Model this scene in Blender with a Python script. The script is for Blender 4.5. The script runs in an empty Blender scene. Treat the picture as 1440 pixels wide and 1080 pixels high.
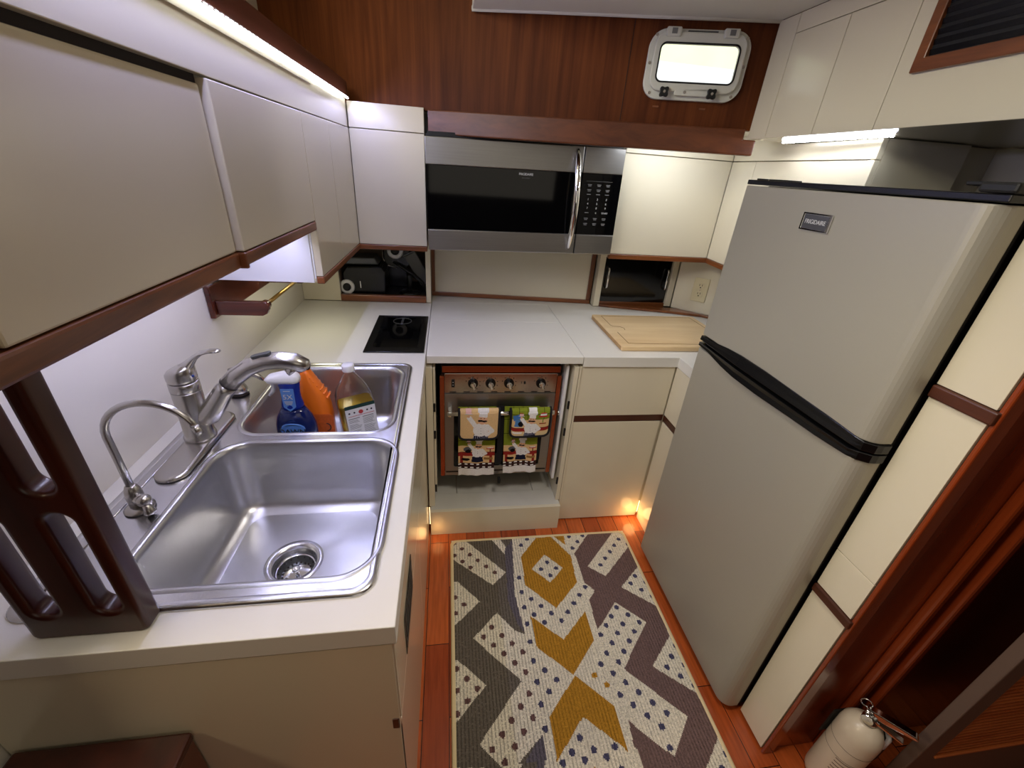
import bpy, bmesh, math, random
import numpy as np
from mathutils import Vector, Matrix, Euler

random.seed(7)
SC = bpy.context.scene
COL = SC.collection
PI = math.pi

# ------------------------------------------------------------------ materials
def S(r, g, b):
    """sRGB 0-255 to linear"""
    def f(c):
        c /= 255.0
        return c / 12.92 if c <= 0.04045 else ((c + 0.055) / 1.055) ** 2.4
    return (f(r), f(g), f(b))

def nd(nt, typ, **kw):
    n = nt.nodes.new(typ)
    for k, v in kw.items():
        setattr(n, k, v)
    return n

def mat(name, col, rough=0.5, metal=0.0, coat=0.0, bump=0.0, bscale=200.0, var=0.0, vscale=6.0, spec=0.5,
        trans=0.0, ior=1.45, emit=None, estr=0.0, alpha=1.0, aniso=None):
    m = bpy.data.materials.new(name)
    m.use_nodes = True
    nt = m.node_tree
    b = nt.nodes['Principled BSDF']
    b.inputs['Base Color'].default_value = (*col, 1)
    b.inputs['Roughness'].default_value = rough
    b.inputs['Metallic'].default_value = metal
    b.inputs['Coat Weight'].default_value = coat
    b.inputs['Coat Roughness'].default_value = 0.12
    b.inputs['Specular IOR Level'].default_value = spec
    b.inputs['Transmission Weight'].default_value = trans
    b.inputs['IOR'].default_value = ior
    b.inputs['Alpha'].default_value = alpha
    if emit:
        b.inputs['Emission Color'].default_value = (*emit, 1)
        b.inputs['Emission Strength'].default_value = estr
    tc = nd(nt, 'ShaderNodeTexCoord')
    if var > 0:
        mp = nd(nt, 'ShaderNodeMapping')
        if aniso:
            mp.inputs['Scale'].default_value = aniso
        nt.links.new(tc.outputs['Object'], mp.inputs['Vector'])
        nz = nd(nt, 'ShaderNodeTexNoise')
        nz.inputs['Scale'].default_value = vscale
        nz.inputs['Detail'].default_value = 5
        nt.links.new(mp.outputs['Vector'], nz.inputs['Vector'])
        mx = nd(nt, 'ShaderNodeMix', data_type='RGBA')
        mx.inputs['A'].default_value = (*[c * (1 - var) for c in col], 1)
        mx.inputs['B'].default_value = (*[min(1, c * (1 + var)) for c in col], 1)
        nt.links.new(nz.outputs['Fac'], mx.inputs['Factor'])
        nt.links.new(mx.outputs['Result'], b.inputs['Base Color'])
    if bump > 0:
        nb = nd(nt, 'ShaderNodeTexNoise')
        nb.inputs['Scale'].default_value = bscale
        nb.inputs['Detail'].default_value = 3
        nt.links.new(tc.outputs['Object'], nb.inputs['Vector'])
        bp = nd(nt, 'ShaderNodeBump')
        bp.inputs['Strength'].default_value = bump
        bp.inputs['Distance'].default_value = 0.002
        nt.links.new(nb.outputs['Fac'], bp.inputs['Height'])
        nt.links.new(bp.outputs['Normal'], b.inputs['Normal'])
    return m

def wood(name, dark, light, axis='x', rough=0.3, coat=0.3, scale=14.0, stretch=14.0, blotch=0.5, bands=0.0, bandaxis=0):
    """grain running along axis"""
    m = bpy.data.materials.new(name)
    m.use_nodes = True
    nt = m.node_tree
    b = nt.nodes['Principled BSDF']
    b.inputs['Roughness'].default_value = rough
    b.inputs['Coat Weight'].default_value = coat
    b.inputs['Coat Roughness'].default_value = 0.15
    tc = nd(nt, 'ShaderNodeTexCoord')
    mp = nd(nt, 'ShaderNodeMapping')
    sc = [stretch, stretch, stretch]
    sc['xyz'.index(axis)] = 1.0
    mp.inputs['Scale'].default_value = sc
    nt.links.new(tc.outputs['Object'], mp.inputs['Vector'])
    n1 = nd(nt, 'ShaderNodeTexNoise')
    n1.inputs['Scale'].default_value = scale / 6
    n1.inputs['Detail'].default_value = 8
    n1.inputs['Distortion'].default_value = 0.6
    n1.inputs['Roughness'].default_value = 0.62
    nt.links.new(mp.outputs['Vector'], n1.inputs['Vector'])
    rp = nd(nt, 'ShaderNodeValToRGB')
    rp.color_ramp.elements[0].position = 0.3
    rp.color_ramp.elements[0].color = (*dark, 1)
    rp.color_ramp.elements[1].position = 0.72
    rp.color_ramp.elements[1].color = (*light, 1)
    nt.links.new(n1.outputs['Fac'], rp.inputs['Fac'])
    n2 = nd(nt, 'ShaderNodeTexNoise')
    n2.inputs['Scale'].default_value = 2.2
    n2.inputs['Detail'].default_value = 2
    nt.links.new(tc.outputs['Object'], n2.inputs['Vector'])
    mr = nd(nt, 'ShaderNodeMapRange')
    mr.inputs['From Min'].default_value = 0.3
    mr.inputs['From Max'].default_value = 0.7
    mr.inputs['To Min'].default_value = 1 - 0.45 * blotch
    mr.inputs['To Max'].default_value = 1 + 0.35 * blotch
    nt.links.new(n2.outputs['Fac'], mr.inputs['Value'])
    mx = nd(nt, 'ShaderNodeVectorMath', operation='SCALE')
    nt.links.new(rp.outputs['Color'], mx.inputs[0])
    nt.links.new(mr.outputs['Result'], mx.inputs['Scale'])
    nt.links.new(mx.outputs['Vector'], b.inputs['Base Color'])
    bp = nd(nt, 'ShaderNodeBump')
    bp.inputs['Strength'].default_value = 0.08
    bp.inputs['Distance'].default_value = 0.002
    nt.links.new(n1.outputs['Fac'], bp.inputs['Height'])
    nt.links.new(bp.outputs['Normal'], b.inputs['Normal'])
    return m

def floor_mat():
    m = bpy.data.materials.new('varnished_parquet')
    m.use_nodes = True
    nt = m.node_tree
    b = nt.nodes['Principled BSDF']
    b.inputs['Roughness'].default_value = 0.26
    b.inputs['Coat Weight'].default_value = 0.35
    b.inputs['Coat Roughness'].default_value = 0.16
    tc = nd(nt, 'ShaderNodeTexCoord')
    mp = nd(nt, 'ShaderNodeMapping')
    mp.inputs['Rotation'].default_value = (0, 0, PI / 2)
    nt.links.new(tc.outputs['Object'], mp.inputs['Vector'])
    br = nd(nt, 'ShaderNodeTexBrick')
    br.inputs['Color1'].default_value = (*S(150, 62, 26), 1)
    br.inputs['Color2'].default_value = (*S(196, 98, 44), 1)
    br.inputs['Mortar'].default_value = (*S(46, 18, 8), 1)
    br.inputs['Scale'].default_value = 1.0
    br.inputs['Mortar Size'].default_value = 0.0012
    br.inputs['Brick Width'].default_value = 0.42
    br.inputs['Row Height'].default_value = 0.075
    nt.links.new(mp.outputs['Vector'], br.inputs['Vector'])
    mp2 = nd(nt, 'ShaderNodeMapping')
    mp2.inputs['Scale'].default_value = (40, 3, 40)
    nt.links.new(tc.outputs['Object'], mp2.inputs['Vector'])
    n1 = nd(nt, 'ShaderNodeTexNoise')
    n1.inputs['Scale'].default_value = 2.5
    n1.inputs['Detail'].default_value = 6
    nt.links.new(mp2.outputs['Vector'], n1.inputs['Vector'])
    mr = nd(nt, 'ShaderNodeMapRange')
    mr.inputs['To Min'].default_value = 0.45
    mr.inputs['To Max'].default_value = 1.5
    nt.links.new(n1.outputs['Fac'], mr.inputs['Value'])
    mx = nd(nt, 'ShaderNodeVectorMath', operation='SCALE')
    nt.links.new(br.outputs['Color'], mx.inputs[0])
    nt.links.new(mr.outputs['Result'], mx.inputs['Scale'])
    nt.links.new(mx.outputs['Vector'], b.inputs['Base Color'])
    return m

def attr_mat(name, rough=0.9, knit=0.0, knit_scale=170.0, sheen=0.0, grain=0.0):
    m = bpy.data.materials.new(name)
    m.use_nodes = True
    nt = m.node_tree
    b = nt.nodes['Principled BSDF']
    b.inputs['Roughness'].default_value = rough
    b.inputs['Specular IOR Level'].default_value = 0.15
    b.inputs['Sheen Weight'].default_value = sheen
    at = nd(nt, 'ShaderNodeAttribute', attribute_name='pattern')
    tc = nd(nt, 'ShaderNodeTexCoord')
    src = at.outputs['Color']
    if grain > 0:
        nz = nd(nt, 'ShaderNodeTexNoise')
        nz.inputs['Scale'].default_value = 330
        nz.inputs['Detail'].default_value = 3
        nt.links.new(tc.outputs['Object'], nz.inputs['Vector'])
        mr = nd(nt, 'ShaderNodeMapRange')
        mr.inputs['From Min'].default_value = 0.3
        mr.inputs['From Max'].default_value = 0.7
        mr.inputs['To Min'].default_value = 1 - grain
        mr.inputs['To Max'].default_value = 1 + grain
        nt.links.new(nz.outputs['Fac'], mr.inputs['Value'])
        vm = nd(nt, 'ShaderNodeVectorMath', operation='SCALE')
        nt.links.new(src, vm.inputs[0])
        nt.links.new(mr.outputs['Result'], vm.inputs['Scale'])
        src = vm.outputs['Vector']
    nt.links.new(src, b.inputs['Base Color'])
    if knit > 0:
        wv = nd(nt, 'ShaderNodeTexWave', wave_type='BANDS', bands_direction='X')
        wv.inputs['Scale'].default_value = knit_scale / (2 * PI) * 1.0
        wv.inputs['Distortion'].default_value = 0.6
        wv.inputs['Detail Scale'].default_value = 3
        nt.links.new(tc.outputs['Object'], wv.inputs['Vector'])
        bp = nd(nt, 'ShaderNodeBump')
        bp.inputs['Strength'].default_value = knit
        bp.inputs['Distance'].default_value = 0.003
        nt.links.new(wv.outputs['Fac'], bp.inputs['Height'])
        nt.links.new(bp.outputs['Normal'], b.inputs['Normal'])
    return m

M = {}
M['lam'] = mat('cream_laminate', S(224, 215, 190), 0.17, coat=0.2, var=0.025, vscale=3, bump=0.03, bscale=500)
M['lamwarm'] = M['lam']
M['top'] = mat('off_white_worktop_laminate', S(228, 225, 216), 0.36, var=0.02, vscale=4, bump=0.04, bscale=600)
M['wallw'] = mat('off_white_painted_board', S(222, 216, 202), 0.5, var=0.02, bump=0.03)
M['seam'] = mat('dark_joint', S(35, 27, 22), 0.7)
M['paint'] = mat('worn_white_paint', S(205, 202, 192), 0.55, var=0.1, vscale=9, bump=0.15, bscale=60)
M['teakx'] = wood('teak_strip_lengthwise_x', S(92, 48, 22), S(150, 88, 44), 'x', 0.35, 0.3)
M['teaky'] = wood('teak_strip_lengthwise_y', S(92, 48, 22), S(150, 88, 44), 'y', 0.35, 0.3)
M['teakz'] = wood('teak_strip_upright', S(88, 44, 20), S(140, 80, 40), 'z', 0.35, 0.3)
M['teakdx'] = wood('dark_teak_strip_x', S(58, 26, 14), S(94, 48, 28), 'x', 0.4, 0.1)
M['teakdy'] = wood('dark_teak_strip_y', S(58, 26, 14), S(94, 48, 28), 'y', 0.4, 0.1)
M['panel'] = wood('teak_veneer_panelling', S(78, 36, 15), S(118, 64, 30), 'z', 0.6, 0.0, scale=9, stretch=22, blotch=0.7)
M['panel'].node_tree.nodes['Principled BSDF'].inputs['Specular IOR Level'].default_value = 0.15
M['trim'] = wood('teak_trim_beam', S(88, 44, 20), S(122, 66, 32), 'x', 0.4, 0.05)
M['maho'] = wood('varnished_mahogany', S(44, 15, 7), S(70, 26, 12), 'z', 0.34, 0.12, scale=8, blotch=0.4)
M['mahox'] = wood('varnished_mahogany_x', S(60, 22, 12), S(104, 44, 22), 'x', 0.25, 0.5, scale=8, blotch=0.4)
M['bulk'] = wood('dark_mahogany_bulkhead', S(108, 38, 14), S(152, 66, 28), 'z', 0.24, 0.5, scale=6, blotch=0.5)
M['rail'] = wood('dark_mahogany_rail', S(52, 24, 18), S(84, 42, 30), 'y', 0.3, 0.3)
M['louv'] = wood('teak_louvre', S(170, 84, 42), S(210, 122, 68), 'x', 0.35, 0.3)
M['floor'] = floor_mat()
M['vinyl'] = mat('white_headliner_vinyl', S(228, 226, 218), 0.55, bump=0.05, bscale=120)
M['steel'] = mat('brushed_sink_steel', (0.60, 0.60, 0.62), 0.30, 0.93, var=0.12, vscale=14, bump=0.04, bscale=260)
M['rim'] = mat('sink_rim_steel', (0.66, 0.66, 0.68), 0.24, 1.0, var=0.1, vscale=20, bump=0.05, bscale=300)
M['nickel'] = mat('brushed_nickel', (0.52, 0.50, 0.47), 0.27, 1.0)
M['chrome'] = mat('polished_chrome', (0.82, 0.82, 0.82), 0.08, 1.0)
M['ss'] = mat('brushed_stainless', (0.36, 0.35, 0.33), 0.36, 1.0, var=0.12, vscale=5, aniso=(1, 1, 60))
M['ovss'] = mat('mirror_stainless_panel', (0.50, 0.46, 0.42), 0.14, 1.0)
M['floorrefl'] = mat('trim_with_floor_reflection', S(178, 100, 66), 0.25, 0.85, var=0.12, vscale=12)  # stainless trim with the floor's warm reflection put into its colour
M['fridge'] = mat('silver_fridge_enamel', S(172, 167, 152), 0.4, 0.25, bump=0.08, bscale=700)
M['blackp'] = mat('gloss_black_plastic', S(11, 11, 12), 0.24, spec=0.5)
M['blackm'] = mat('matt_black_plastic', S(18, 18, 18), 0.5)
M['blackg'] = mat('black_glass', S(6, 6, 7), 0.05, spec=0.35)
M['smoke'] = mat('smoked_black_acrylic', S(14, 13, 12), 0.06, coat=0.4)
M['grey'] = mat('grey_plastic', S(120, 120, 118), 0.45)
M['badge'] = mat('badge_face', S(112, 112, 116), 0.25, 0.6)
M['white'] = mat('white_plastic', S(236, 236, 238), 0.35)
M['whitem'] = mat('white_moulded_frame', S(214, 214, 204), 0.45, var=0.06, vscale=20)
M['ivory'] = mat('ivory_plastic', S(222, 210, 172), 0.35)
M['text'] = mat('pale_print', S(215, 215, 215), 0.5)
M['keyp'] = mat('dim_key_print', S(140, 140, 140), 0.5)
M['textd'] = mat('dark_print', S(30, 32, 40), 0.6)
M['brass'] = mat('brass_rod', S(156, 124, 62), 0.35, 0.8)
M['bamboo'] = wood('bamboo_board', S(212, 178, 128), S(238, 212, 168), 'x', 0.45, 0.1, scale=10, stretch=9, blotch=0.25)
M['bambooe'] = wood('bamboo_edge', S(160, 122, 74), S(186, 150, 98), 'x', 0.5, 0.05, scale=10, blotch=0.2)
M['groove'] = mat('scored_groove', S(140, 104, 66), 0.7)
M['blue'] = mat('blue_bottle_plastic', S(14, 42, 150), 0.25, coat=0.3)
M['bluel'] = mat('dark_blue_liquid', S(8, 26, 84), 0.12, coat=0.4)
M['bluelab'] = mat('light_blue_label', S(90, 140, 215), 0.4)
M['navy'] = mat('navy_label', S(22, 50, 120), 0.35)
M['orange'] = mat('orange_bottle_plastic', S(236, 118, 30), 0.32, coat=0.2)
M['orprint'] = mat('orange_print_patch', S(206, 96, 40), 0.4, var=0.35, vscale=120)
M['clear'] = mat('clear_bottle_plastic', (0.96, 0.96, 0.97), 0.03, trans=1.0, ior=1.4)
M['oil'] = mat('amber_liquid', S(196, 158, 44), 0.08, trans=0.5, ior=1.2)
M['label'] = mat('white_paper_label', S(226, 226, 226), 0.5)
M['labg'] = mat('dark_green_label_band', S(32, 62, 54), 0.5)
M['red'] = mat('red_print', S(180, 60, 60), 0.5)
M['led'] = mat('led_strip_glow', (1, 1, 1), 0.5, emit=(0.90, 0.93, 1.0), estr=26)
M['ambergap'] = mat('amber_gap_glow', (1, 0.8, 0.5), 0.5, emit=(1.0, 0.66, 0.30), estr=3)  # glow standing in for light that leaks through a gap
M['glass'] = mat('window_glass', (1, 1, 1), 0.0, trans=1.0, ior=1.02)
M['extcream'] = mat('cream_extinguisher_enamel', S(214, 200, 178), 0.35, coat=0.2)
M['carpet'] = mat('taupe_painted_frame', S(104, 84, 74), 0.6, bump=0.1)
M['fabric_black'] = mat('black_binding_tape', S(20, 18, 22), 0.85, bump=0.2, bscale=400)
M['rugedge'] = mat('cream_rug_binding', S(226, 206, 160), 0.9, bump=0.3, bscale=500)
M['rug'] = attr_mat('knit_rug_pile', 0.95, knit=0.55, knit_scale=1000 * 2 * PI / 14.0 / 2.2, grain=0.28)
M['towel'] = attr_mat('printed_towel_cloth', 0.9, grain=0.1)
M['hull'] = mat('white_gelcoat_outside', S(245, 246, 248), 0.4)
M['trees'] = mat('sunlit_foliage_outside', S(238, 240, 196), 0.8, var=0.12, vscale=3)
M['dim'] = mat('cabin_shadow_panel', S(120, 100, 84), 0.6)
M['darkback'] = mat('shaded_cabin_panel', S(64, 52, 42), 0.5)  # cream wall coloured dark so it reflects dimly in the microwave glass
M['gasket'] = mat('black_door_gasket', S(12, 12, 13), 0.5)
M['hot'] = mat('pan_lid_grey', S(96, 98, 98), 0.3, 0.6)

# ------------------------------------------------------------------ builders
WL = {}          # world location of every object used as a parent

class B:
    """collects shapes into one bmesh (world coordinates)"""
    def __init__(s):
        s.bm = bmesh.new()
    def _q(s, vs, mi=0, smooth=False):
        try:
            f = s.bm.faces.new(vs)
            f.material_index = mi
            f.smooth = smooth
            return f
        except ValueError:
            return None
    def box(s, x0, x1, y0, y1, z0, z1, mi=0, T=None):
        c = [(x0, y0, z0), (x1, y0, z0), (x1, y1, z0), (x0, y1, z0), (x0, y0, z1), (x1, y0, z1), (x1, y1, z1), (x0, y1, z1)]
        if T is not None:
            c = [T @ Vector(p) for p in c]
        v = [s.bm.verts.new(p) for p in c]
        for q in ((3, 2, 1, 0), (4, 5, 6, 7), (0, 1, 5, 4), (1, 2, 6, 5), (2, 3, 7, 6), (3, 0, 4, 7)):
            s._q([v[i] for i in q], mi)
        return s
    def prism(s, pts, fn, a, b, mi=0, smooth=False):
        """polygon pts (2D) swept between a and b; fn(u,v,w)->3D"""
        A = [s.bm.verts.new(fn(u, v, a)) for u, v in pts]
        Bv = [s.bm.verts.new(fn(u, v, b)) for u, v in pts]
        n = len(pts)
        s._q(A[::-1], mi)
        s._q(Bv, mi)
        for i in range(n):
            s._q([A[i], A[(i + 1) % n], Bv[(i + 1) % n], Bv[i]], mi, smooth)
        return s
    def plate(s, outer, holes, fn, a, b, mi=0):
        """flat plate with holes, thickness a..b"""
        def loops(w):
            L = []
            for lp in [outer] + holes:
                L.append([s.bm.verts.new(fn(u, v, w)) for u, v in lp])
            return L
        LA, LB = loops(a), loops(b)
        for L in (LA, LB):
            ed = []
            for lp in L:
                for i in range(len(lp)):
                    ed.append(s.bm.edges.new((lp[i], lp[(i + 1) % len(lp)])))
            r = bmesh.ops.triangle_fill(s.bm, use_beauty=True, use_dissolve=False, edges=ed)
            for g in r['geom']:
                if isinstance(g, bmesh.types.BMFace):
                    g.material_index = mi
        for la, lb in zip(LA, LB):
            n = len(la)
            for i in range(n):
                s._q([la[i], la[(i + 1) % n], lb[(i + 1) % n], lb[i]], mi)
        return s
    def loft(s, loops, mi=0, smooth=True, cap0=False, cap1=False):
        R = [[s.bm.verts.new(p) for p in lp] for lp in loops]
        n = len(R[0])
        for k in range(len(R) - 1):
            for i in range(n):
                s._q([R[k][i], R[k][(i + 1) % n], R[k + 1][(i + 1) % n], R[k + 1][i]], mi, smooth)
        if cap0:
            s._q(R[0][::-1], mi)
        if cap1:
            s._q(R[-1], mi)
        return s
    def lathe(s, prof, T=Matrix.Identity(4), seg=32, mi=0, cap0=True, cap1=True, sx=1.0, sy=1.0):
        """prof: list of (r,z) about local z"""
        L = []
        for r, z in prof:
            L.append([T @ Vector((r * sx * math.cos(2 * PI * i / seg), r * sy * math.sin(2 * PI * i / seg), z)) for i in range(seg)])
        return s.loft(L, mi, True, cap0, cap1)
    def cyl(s, p0, p1, r0, r1=None, seg=20, mi=0, cap=True):
        p0, p1 = Vector(p0), Vector(p1)
        return s.tube([p0, p1], [r0, r0 if r1 is None else r1], seg, mi, cap)
    def tube(s, pts, rad, seg=14, mi=0, cap=True, flat=None):
        pts = [Vector(p) for p in pts]
        if not isinstance(rad, (list, tuple)):
            rad = [rad] * len(pts)
        L = []
        ref = None
        for i, p in enumerate(pts):
            t = (pts[min(i + 1, len(pts) - 1)] - pts[max(i - 1, 0)]).normalized()
            if ref is None:
                ref = Vector((0, 0, 1)) if abs(t.z) < 0.9 else Vector((0, 1, 0))
                ref = (ref - t * ref.dot(t)).normalized()
            else:
                ref = (ref - t * ref.dot(t)).normalized()
            bi = t.cross(ref)
            f = flat[i] if flat else 1.0
            L.append([p + (ref * math.cos(2 * PI * k / seg) * f + bi * math.sin(2 * PI * k / seg)) * rad[i] for k in range(seg)])
        return s.loft(L, mi, True, cap, cap)
    def ball(s, c, r, mi=0, seg=16, sz=1.0):
        c = Vector(c)
        n = seg // 2
        prof = [(max(1e-5, r * math.sin(PI * k / n)), -r * sz * math.cos(PI * k / n)) for k in range(n + 1)]
        return s.lathe(prof, Matrix.Translation(c), seg, mi)

def wloc(p):
    return WL.get(p.name, Vector((0, 0, 0))) if p else Vector((0, 0, 0))

def tag(o, label=None, cat=None, group=None, kind=None):
    if label: o['label'] = label
    if cat: o['category'] = cat
    if group: o['group'] = group
    if kind: o['kind'] = kind
    return o

def thing(name, loc, label, cat, group=None, kind=None):
    o = bpy.data.objects.new(name, None)
    o.empty_display_size = 0.05
    COL.objects.link(o)
    o.location = loc
    WL[o.name] = Vector(loc)
    return tag(o, label, cat, group, kind)

def fin(name, b, mats, parent=None, bevel=0.0, label=None, cat=None, group=None, kind=None, smooth=None, seg=2):
    me = bpy.data.meshes.new(name)
    bmesh.ops.recalc_face_normals(b.bm, faces=b.bm.faces[:])
    b.bm.to_mesh(me)
    b.bm.free()
    if not isinstance(mats, (list, tuple)):
        mats = [mats]
    for m in mats:
        me.materials.append(m)
    o = bpy.data.objects.new(name, me)
    COL.objects.link(o)
    if parent:
        o.parent = parent
        o.matrix_parent_inverse = Matrix.Translation(-wloc(parent))
    if bevel > 0:
        md = o.modifiers.new('edge', 'BEVEL')
        md.width = bevel
        md.segments = seg
        md.limit_method = 'ANGLE'
        md.angle_limit = math.radians(40)
        for p in me.polygons:
            p.use_smooth = False
    return tag(o, label, cat, group, kind)

def bx(name, x0, x1, y0, y1, z0, z1, m, parent=None, bevel=0.0015, **k):
    return fin(name, B().box(x0, x1, y0, y1, z0, z1), m, parent, bevel, **k)

def rrect(cx, cy, hx, hy, r, n=6):
    pts = []
    for (sx, sy, a0) in ((1, 1, 0), (-1, 1, 90), (-1, -1, 180), (1, -1, 270)):
        for k in range(n + 1):
            a = math.radians(a0 + 90 * k / n)
            pts.append((cx + sx * (hx - r) + r * math.cos(a), cy + sy * (hy - r) + r * math.sin(a)))
    return pts

XY = lambda u, v, w: (u, v, w)
XZ = lambda u, v, w: (u, w, v)
YZ = lambda u, v, w: (w, u, v)

def text(name, body, size, T, m, parent, extrude=0.0003, align='CENTER', sx=1.0, label=None):
    cu = bpy.data.curves.new(name, 'FONT')
    cu.body = body
    cu.size = size
    cu.extrude = extrude
    cu.align_x = align
    cu.align_y = 'CENTER'
    t = bpy.data.objects.new(name + '_tmp', cu)
    COL.objects.link(t)
    dg = bpy.context.evaluated_depsgraph_get()
    me = bpy.data.meshes.new_from_object(t.evaluated_get(dg))
    bpy.data.objects.remove(t)
    bpy.data.curves.remove(cu)
    me.transform(T @ Matrix.Diagonal((sx, 1, 1, 1)))
    me.materials.clear()
    me.materials.append(m)
    o = bpy.data.objects.new(name, me)
    COL.objects.link(o)
    if parent:
        o.parent = parent
        o.matrix_parent_inverse = Matrix.Translation(-wloc(parent))
    if label: o['label'] = label
    return o

def frame(o, xd, yd):
    """matrix with local x along xd, local y along yd, origin o"""
    x = Vector(xd).normalized()
    y = Vector(yd)
    y = (y - x * y.dot(x)).normalized()
    z = x.cross(y)
    m = Matrix((x, y, z)).transposed().to_4x4()
    m.translation = Vector(o)
    return m

# painting a printed pattern onto a gridded cloth ------------------------------------
def inpoly(X, Y, poly):
    ins = np.zeros(X.shape, bool)
    n = len(poly)
    j = n - 1
    for i in range(n):
        xi, yi = poly[i]
        xj, yj = poly[j]
        if yi != yj:
            c = ((yi > Y) != (yj > Y)) & (X < (xj - xi) * (Y - yi) / (yj - yi) + xi)
            ins ^= c
        j = i
    return ins

class Paint:
    def __init__(s, X, Y, base):
        s.X, s.Y = X, Y
        s.C = np.zeros(X.shape + (3,))
        s.C[:] = base
    def poly(s, pts, c):
        s.C[inpoly(s.X, s.Y, pts)] = c
        return s
    def rect(s, x0, x1, y0, y1, c):
        s.C[(s.X >= x0) & (s.X <= x1) & (s.Y >= y0) & (s.Y <= y1)] = c
        return s
    def ell(s, cx, cy, rx, ry, c):
        s.C[((s.X - cx) / rx) ** 2 + ((s.Y - cy) / ry) ** 2 <= 1] = c
        return s
    def line(s, x0, y0, x1, y1, w, c):
        dx, dy = x1 - x0, y1 - y0
        L2 = dx * dx + dy * dy
        t = np.clip(((s.X - x0) * dx + (s.Y - y0) * dy) / L2, 0, 1)
        d = np.hypot(s.X - x0 - t * dx, s.Y - y0 - t * dy)
        s.C[d <= w] = c
        return s

def grid_mesh(name, nu, nv, posfn, C, m, parent=None, thick=0.0):
    """posfn(U,V) arrays of (nu+1)x(nv+1) -> xyz arrays; C colours (nu,nv,3) per face"""
    U, V = np.meshgrid(np.linspace(0, 1, nu + 1), np.linspace(0, 1, nv + 1), indexing='ij')
    P = np.stack(posfn(U, V), -1).reshape(-1, 3)
    idx = np.arange((nu + 1) * (nv + 1)).reshape(nu + 1, nv + 1)
    F = np.stack([idx[:-1, :-1], idx[1:, :-1], idx[1:, 1:], idx[:-1, 1:]], -1).reshape(-1, 4)
    me = bpy.data.meshes.new(name)
    me.vertices.add(len(P))
    me.vertices.foreach_set('co', P.astype(np.float32).ravel())
    me.loops.add(F.size)
    me.loops.foreach_set('vertex_index', F.ravel().astype(np.int32))
    me.polygons.add(len(F))
    me.polygons.foreach_set('loop_start', np.arange(0, F.size, 4, dtype=np.int32))
    me.polygons.foreach_set('loop_total', np.full(len(F), 4, np.int32))
    me.update(calc_edges=True)
    me.polygons.foreach_set('use_smooth', np.ones(len(F), bool))
    at = me.color_attributes.new('pattern', 'FLOAT_COLOR', 'CORNER')
    cc = np.concatenate([C.reshape(-1, 3), np.ones((len(F), 1))], 1)
    at.data.foreach_set('color', np.repeat(cc, 4, 0).astype(np.float32).ravel())
    me.materials.append(m)
    o = bpy.data.objects.new(name, me)
    COL.objects.link(o)
    if parent:
        o.parent = parent
        o.matrix_parent_inverse = Matrix.Translation(-wloc(parent))
    if thick:
        md = o.modifiers.new('thickness', 'SOLIDIFY')
        md.thickness = thick
        md.offset = -1
    return o
# ================================================================== the setting
def struct(name, b, m, bevel=0, parent=None):
    return fin(name, b, m, parent, bevel, kind='structure')

struct('floor', B().box(-1.8, 2.2, -2.2, 2.5, -0.06, 0.0), M['floor'])
struct('ceiling', B().box(-1.8, 2.2, -2.2, 2.5, 2.15, 2.2), M['vinyl'])
struct('wall_left', B().box(-0.665, -0.645, 0.30, 2.42, 0.0, 2.15), M['wallw'])
struct('wall_rear', B().box(-1.8, 2.2, -2.2, -2.15, 0.0, 2.15), M['darkback'])
struct('wall_port', B().box(-1.8, -1.75, -2.2, 2.45, 0.0, 2.15), M['dim'])
struct('wall_starboard', B().box(2.15, 2.2, -2.2, 2.45, 0.0, 2.15), M['dim'])
struct('wall_return', B().box(-1.75, -0.665, 0.30, 0.32, 0.0, 2.15), M['dim'])
struct('wall_back_lower', B().box(-1.75, 2.15, 2.30, 2.33, 0.0, 1.60), M['wallw'])

# raked teak wall over the worktop, angled in plan, with the porthole opening
WA = math.atan(0.297)
WO = Vector((-0.078, 1.80, 0))
WU = Vector((math.cos(WA), -math.sin(WA), 0))          # along the wall
WN = Vector((math.sin(WA), math.cos(WA), 0))           # away from the room
def wallfn(u, v, w):
    p = WO + WU * u + WN * w
    return (p.x, p.y, v)
wo, wz = 0.892, 1.735                                  # porthole centre
hole = rrect(wo, wz, 0.132, 0.066, 0.03)
struct('wall_back', B().plate([(-1.7, 1.57), (1.116, 1.57), (1.116, 2.15), (-1.7, 2.15)], [hole], wallfn, 0.012, 0.042), M['panel'])
struct('soffit', B().prism([(2.14, 2.299), (2.14, 1.53), (1.0, 1.5165), (-0.07, 1.834), (-1.63, 2.299)], XY, 1.578, 1.60), M['wallw'])
struct('daylight_block', B().box(0.99, 2.15, 1.495, 1.52, 1.60, 2.15), M['dim'])  # unseen panel added to block daylight above the soffit
trim = fin('trim_1', B().prism([(0.012, 1.497), (1.132, 1.497), (1.132, 1.5425), (1.092, 1.5425), (1.092, 1.572), (0.012, 1.572)], wallfn, -0.012, 0.03), M['trim'], None, 0.004, kind='structure')
# headliner with a white piped edge
hl = fin('headliner', B().prism([(0.08, 1.752), (0.985, 1.484), (0.985, -0.6), (0.08, -0.6)], XY, 1.85, 1.875), M['vinyl'], None, 0.003, kind='structure')
fin('piping', B().tube([(0.08, 1.748, 1.853), (0.35, 1.667, 1.8525), (0.65, 1.578, 1.8515), (0.985, 1.479, 1.851)], 0.008), M['vinyl'], hl)
# seams of the veneer panels
b = B()
for u in (0.685,):
    b.box(u - 0.001, u + 0.001, 0, 0, 0, 0) if False else None
    b.prism([(u - 0.0008, 1.575), (u + 0.0008, 1.575), (u + 0.0008, 1.85), (u - 0.0008, 1.85)], wallfn, 0.0105, 0.013)
fin('panel_joint', b, M['seam'], bpy.data.objects['wall_back'])

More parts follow.
